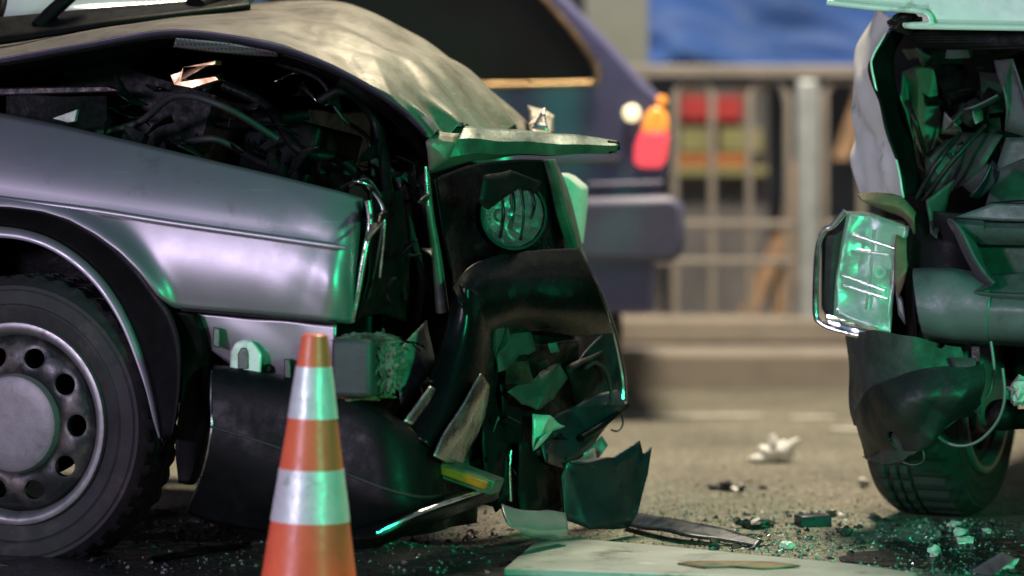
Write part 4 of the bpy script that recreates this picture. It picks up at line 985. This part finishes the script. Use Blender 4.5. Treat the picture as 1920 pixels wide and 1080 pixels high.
prism('cabin', cabin, HD * 1.8, 'white_paint', wc, .05)
prism('windscreen', [Q(1740, -70, .985), Q(2850, -70, .985), Q(2745, -390, 1.40), Q(1860, -390, 1.40)], HD * .02, 'tinted_glass', wc, .004)
far_c = whc + AX.normalized() * 1.3; far_c.z = .318
make_wheel('bare_wheel', far_c, AX, wc, seg=60, width=.2, sc=1.06)

# ------------------------------------------------------------------ traffic cone
CY = -.60
base = W(578, 1125, CY); base.z = 0
cone = empty('traffic_cone', base, 'orange traffic cone with two reflective bands in front of the silver wreck', 'cone')
ax = (W(590, 632, CY) - W(578, 1122, CY)).normalized()
def cr_(z): return .0245 + (.095 - .0245) * (1 - z / .495)
def cone_part(name, z0, z1, m, ex=0.0):
    n = 8; prof = [(cr_(z0 + (z1 - z0) * i / n) + ex, z0 + (z1 - z0) * i / n) for i in range(n + 1)]
    prof = [(prof[0][0] - .004, prof[0][1])] + prof + [(prof[-1][0] - .004, prof[-1][1])]
    def mod(i, t, r, z):
        return r + .0007 * noise.noise(Vector((math.cos(t * .1) * 3, math.sin(t * .1) * 3, z * 25))), z
    return lathe(name, prof, 64, m, cone, ax, base, mod, 60)
zc_ = lambda py: CAM_H + (HOR - py) * (CAM_D + CY) / FPX
cone_part('cone_body', .02, .4955, 'cone_orange')
lathe('cone_tip', [(.0205, .4955), (.0235, .493), (.0238, .4965), (.020, .499), (.012, .497), (.012, .47)], 48, 'cone_orange', cone, ax, base)
cone_part('reflective_band', zc_(783), zc_(687), 'cone_band', .0012)
cone_part('reflective_band', zc_(975), zc_(878), 'cone_band', .0012)
bm = bmesh.new()
box_bm(bm, base + Vector((0, 0, .012)), (.28, .28, .024))
link('base_plate', done(bm), 'cone_orange', cone, 30, bevel=.008)

# ------------------------------------------------------------------ debris on the road
gb = lambda px, py, l=0.0: G(px, py, l)
# long pale panel lying on the road
bd = [(944, 1066), (1016, 1004), (1210, 1020), (1400, 1038), (1600, 1057), (1720, 1074), (1700, 1090), (1500, 1084), (1210, 1075), (1050, 1069)]
bm = bmesh.new()
top = [gb(x, y, .016) for x, y in bd]
a = [bm.verts.new(p) for p in top]; b = [bm.verts.new(p - Vector((0, 0, .015))) for p in top]
bm.faces.new(a); bm.faces.new(b[::-1])
for i in range(len(top)):
    j = (i + 1) % len(top); bm.faces.new((a[i], b[i], b[j], a[j]))
link('fallen_panel', done(bm), 'white_board', None, 30, bevel=.003, label='long scuffed pale body panel lying flat on the road', cat='panel')
sheet('bumper_trim', [[gb(x, y, z) for x, y, z in ((1180, 962, .03), (1260, 972, .04), (1340, 990, .03), (1430, 1012, .015))], [gb(x, y, z) for x, y, z in ((1170, 985, .012), (1260, 1000, .02), (1330, 1010, .014), (1420, 1024, .004))]], 'torn_sheet', None, n=24, k=5, amp=.005, freq=14, seed=2,
      label='dark curved trim strip lying behind the pale panel', cat='trim')
sheet('silver_strip', [[gb(x, y, .012) for x, y in ((280, 1046), (340, 1032), (400, 1024), (470, 1014))], [gb(x, y, .004) for x, y in ((285, 1054), (345, 1046), (405, 1036), (475, 1024))]], 'gloss_black', None, n=20, k=4, amp=.006, freq=25, seed=3,
      label='bent glossy black strip lying between the cone and the silver car wheel', cat='trim')
# white flower-like tissue
pet = []
bm = bmesh.new()
tc_ = gb(1455, 868, 0)
for i, (dx, dz, wd) in enumerate(((-.055, .006, .014), (-.035, .035, .016), (-.008, .062, .016), (.018, .05, .014), (.045, .052, .014), (.04, .022, .018), (.0, .03, .03), (-.015, .012, .03))):
    p0 = tc_ + Vector((dx * .1, 0, .004)); p1 = tc_ + Vector((dx * 1.4, -.01 + .006 * i, dz * 1.25))
    tube_mesh([p0, p0.lerp(p1, .5) + Vector((0, 0, .006)), p1], lambda t, wd=wd: wd * 1.3 * (.45 + math.sin(min(1, t * 1.05) * math.pi) * .6) * (1 - .35 * t), 8, 9, True, bm)
for v in bm.verts: v.co = crumple(v.co, .005, 40, 3); v.co.z = max(v.co.z, .001)
link('paper_tissue', done(bm), 'white_tissue', None, 40, label='crumpled white tissue lying on the road between the two wrecks', cat='tissue')
def piece(name, px, py, size, m, seed, label, cat, group=None, flat=.5):
    bm = bmesh.new(); bmesh.ops.create_icosphere(bm, subdivisions=2, radius=1)
    r_ = random.Random(seed); c = gb(px, py)
    sx, sy, sz = size * r_.uniform(.7, 1.3), size * r_.uniform(.5, 1), size * flat * r_.uniform(.6, 1.2)
    for v in bm.verts:
        k_ = 1 + .8 * noise.noise(v.co * 1.6 + Vector((seed * 3.1, 0, 0)))
        v.co = Vector((v.co.x * sx * k_, v.co.y * sy * k_, v.co.z * sz * k_))
    zmin = min(v.co.z for v in bm.verts)
    for v in bm.verts: v.co += Vector((c.x, c.y, -zmin - .001))
    return link(name, done(bm), m, None, 0, label=label, cat=cat, group=group)
GR = 'dark plastic fragments scattered between the wrecks'
for i, (px, py, s_) in enumerate(((1345, 918, .018), (1362, 920, .022), (1385, 921, .02), (1430, 917, .012), (1395, 990, .022), (1422, 992, .025), (1440, 988, .015), (1560, 970, .014), (1480, 985, .012), (1405, 1010, .015), (1585, 1006, .018), (1340, 1030, .016), (1640, 978, .016), (1612, 1020, .014))):
    piece('plastic_fragment', px, py, s_, 'dark_bits', i, 'dark plastic fragment in the small cluster in front of the white tissue' if py < 930 else
          ('dark plastic fragment lying beside the dark trim strip behind the pale panel' if px < 1500 else 'dark plastic fragment lying between the rectangular block and the bare wheel'), 'fragment', GR, .55)
box('plastic_block', gb(1524, 986) + Vector((0, 0, .012)), (.075, .05, .026), 'torn_sheet', None, Matrix.Rotation(.2, 4, 'Z'), bevel=.003, label='dark rectangular plastic block lying on the road beside the bare wheel', cat='block')
blob('crushed_bottle', gb(1720, 1022) + Vector((0, 0, .026)), .045, 'lens_glass', None, .35, 8, 6, 3, (1.0, .7, .55), label='crushed clear plastic bottle below the bare wheel', cat='bottle')
PG = 'pale broken shards below the bare wheel'
for i, (px, py, s_) in enumerate(((1790, 990, .016), (1800, 1008, .018), (1808, 1022, .016), (1752, 1046, .02), (1620, 915, .014), (1850, 1000, .012), (1475, 1030, .012), (1890, 1068, .02))):
    piece('pale_shard', px, py, s_, 'pale_bits', 40 + i, 'lone pale chip on the clear road left of the bare tyre' if px == 1620 else ('pale chip lying against the far edge of the pale panel' if px == 1475 else 'pale broken shard in the rubble directly below the bare wheel'), 'shard', PG if px > 1700 else None, .8)
prism('broken_lens_piece', [gb(1820, 1075, .0), gb(1880, 1040, .05), gb(1905, 1050, .055), gb(1860, 1080, 0)], Vector((0, .012, .004)), 'inner_sheet', None, .002, label='pointed greenish sheet fragment standing on the road below the bare wheel', cat='fragment')
shard('rusty_scrap', [gb(x, y, .019) for x, y in ((1270, 1056), (1330, 1051), (1380, 1053), (1450, 1055), (1500, 1062), (1430, 1066), (1370, 1062), (1320, 1064))], 'rust_strip', None, amp=.003, freq=30, thick=.003, cuts=2, label='thin rusty scrap lying on the pale panel', cat='scrap')

# uncountable small crumbs
def crumbs(name, zones, m, smin, smax, seed, label, flat=.6):
    r_ = random.Random(seed); verts, faces = [], []
    for (x0, x1, y0, y1, n) in zones:
        for _ in range(n):
            u = r_.random()
            px = r_.gauss((x0 + x1) / 2, (x1 - x0) / 4); py = y0 + (y1 - y0) * r_.random()
            c = gb(px, py); s_ = smin + (smax - smin) * r_.random() ** 3
            a0 = r_.uniform(0, 6.3); k0 = len(verts)
            h_ = s_ * flat * r_.uniform(.5, 1.4)
            for q in range(4):
                a1 = a0 + q * math.pi / 2 + r_.uniform(-.5, .5)
                verts.append((c.x + s_ * math.cos(a1) * r_.uniform(.5, 1), c.y + s_ * math.sin(a1) * r_.uniform(.5, 1), .0005))
            verts.append((c.x + s_ * r_.uniform(-.5, .5), c.y + s_ * r_.uniform(-.5, .5), h_))
            verts.append((c.x + s_ * r_.uniform(-.5, .5), c.y + s_ * r_.uniform(-.5, .5), h_ * r_.uniform(.6, 1)))
            for q in range(4):
                faces.append((k0 + q, k0 + (q + 1) % 4, k0 + 4 + (q // 2)))
            faces.append((k0 + 1, k0 + 2, k0 + 5)); faces.append((k0 + 0, k0 + 4, k0 + 3)); faces.append((k0 + 2, k0 + 5, k0 + 4))
    me = bpy.data.meshes.new(name); me.from_pydata([tuple(v) for v in verts], [], faces)
    link(name, me, m, None, 0, kind='stuff', label=label, cat='debris', recentre=False)
Z1 = [(150, 560, 955, 1078, 500), (640, 960, 960, 1078, 400), (1600, 1960, 975, 1078, 700), (1300, 1640, 960, 1060, 350)]
crumbs('black_crumbs', Z1, 'dark_bits', .003, .016, 1, 'scattered black plastic crumbs on the road under the wrecks')
crumbs('glass_crumbs', Z1 + [(200, 1900, 900, 1080, 100)], 'glass_bits', .002, .009, 2, 'scattered broken glass crumbs on the road under the wrecks', .9)
crumbs('pale_crumbs', [(a, b, c, d, n // 3) for a, b, c, d, n in Z1] + [(1150, 1700, 860, 1060, 100)], 'pale_bits', .002, .007, 3, 'scattered pale crumbs on the road under the wrecks', .8)
crumbs('road_grit', [(1100, 1700, 900, 1040, 1800), (0, 1920, 930, 1080, 1500)], 'grit', .002, .006, 4, 'loose grit on the road around the wrecks', .8)
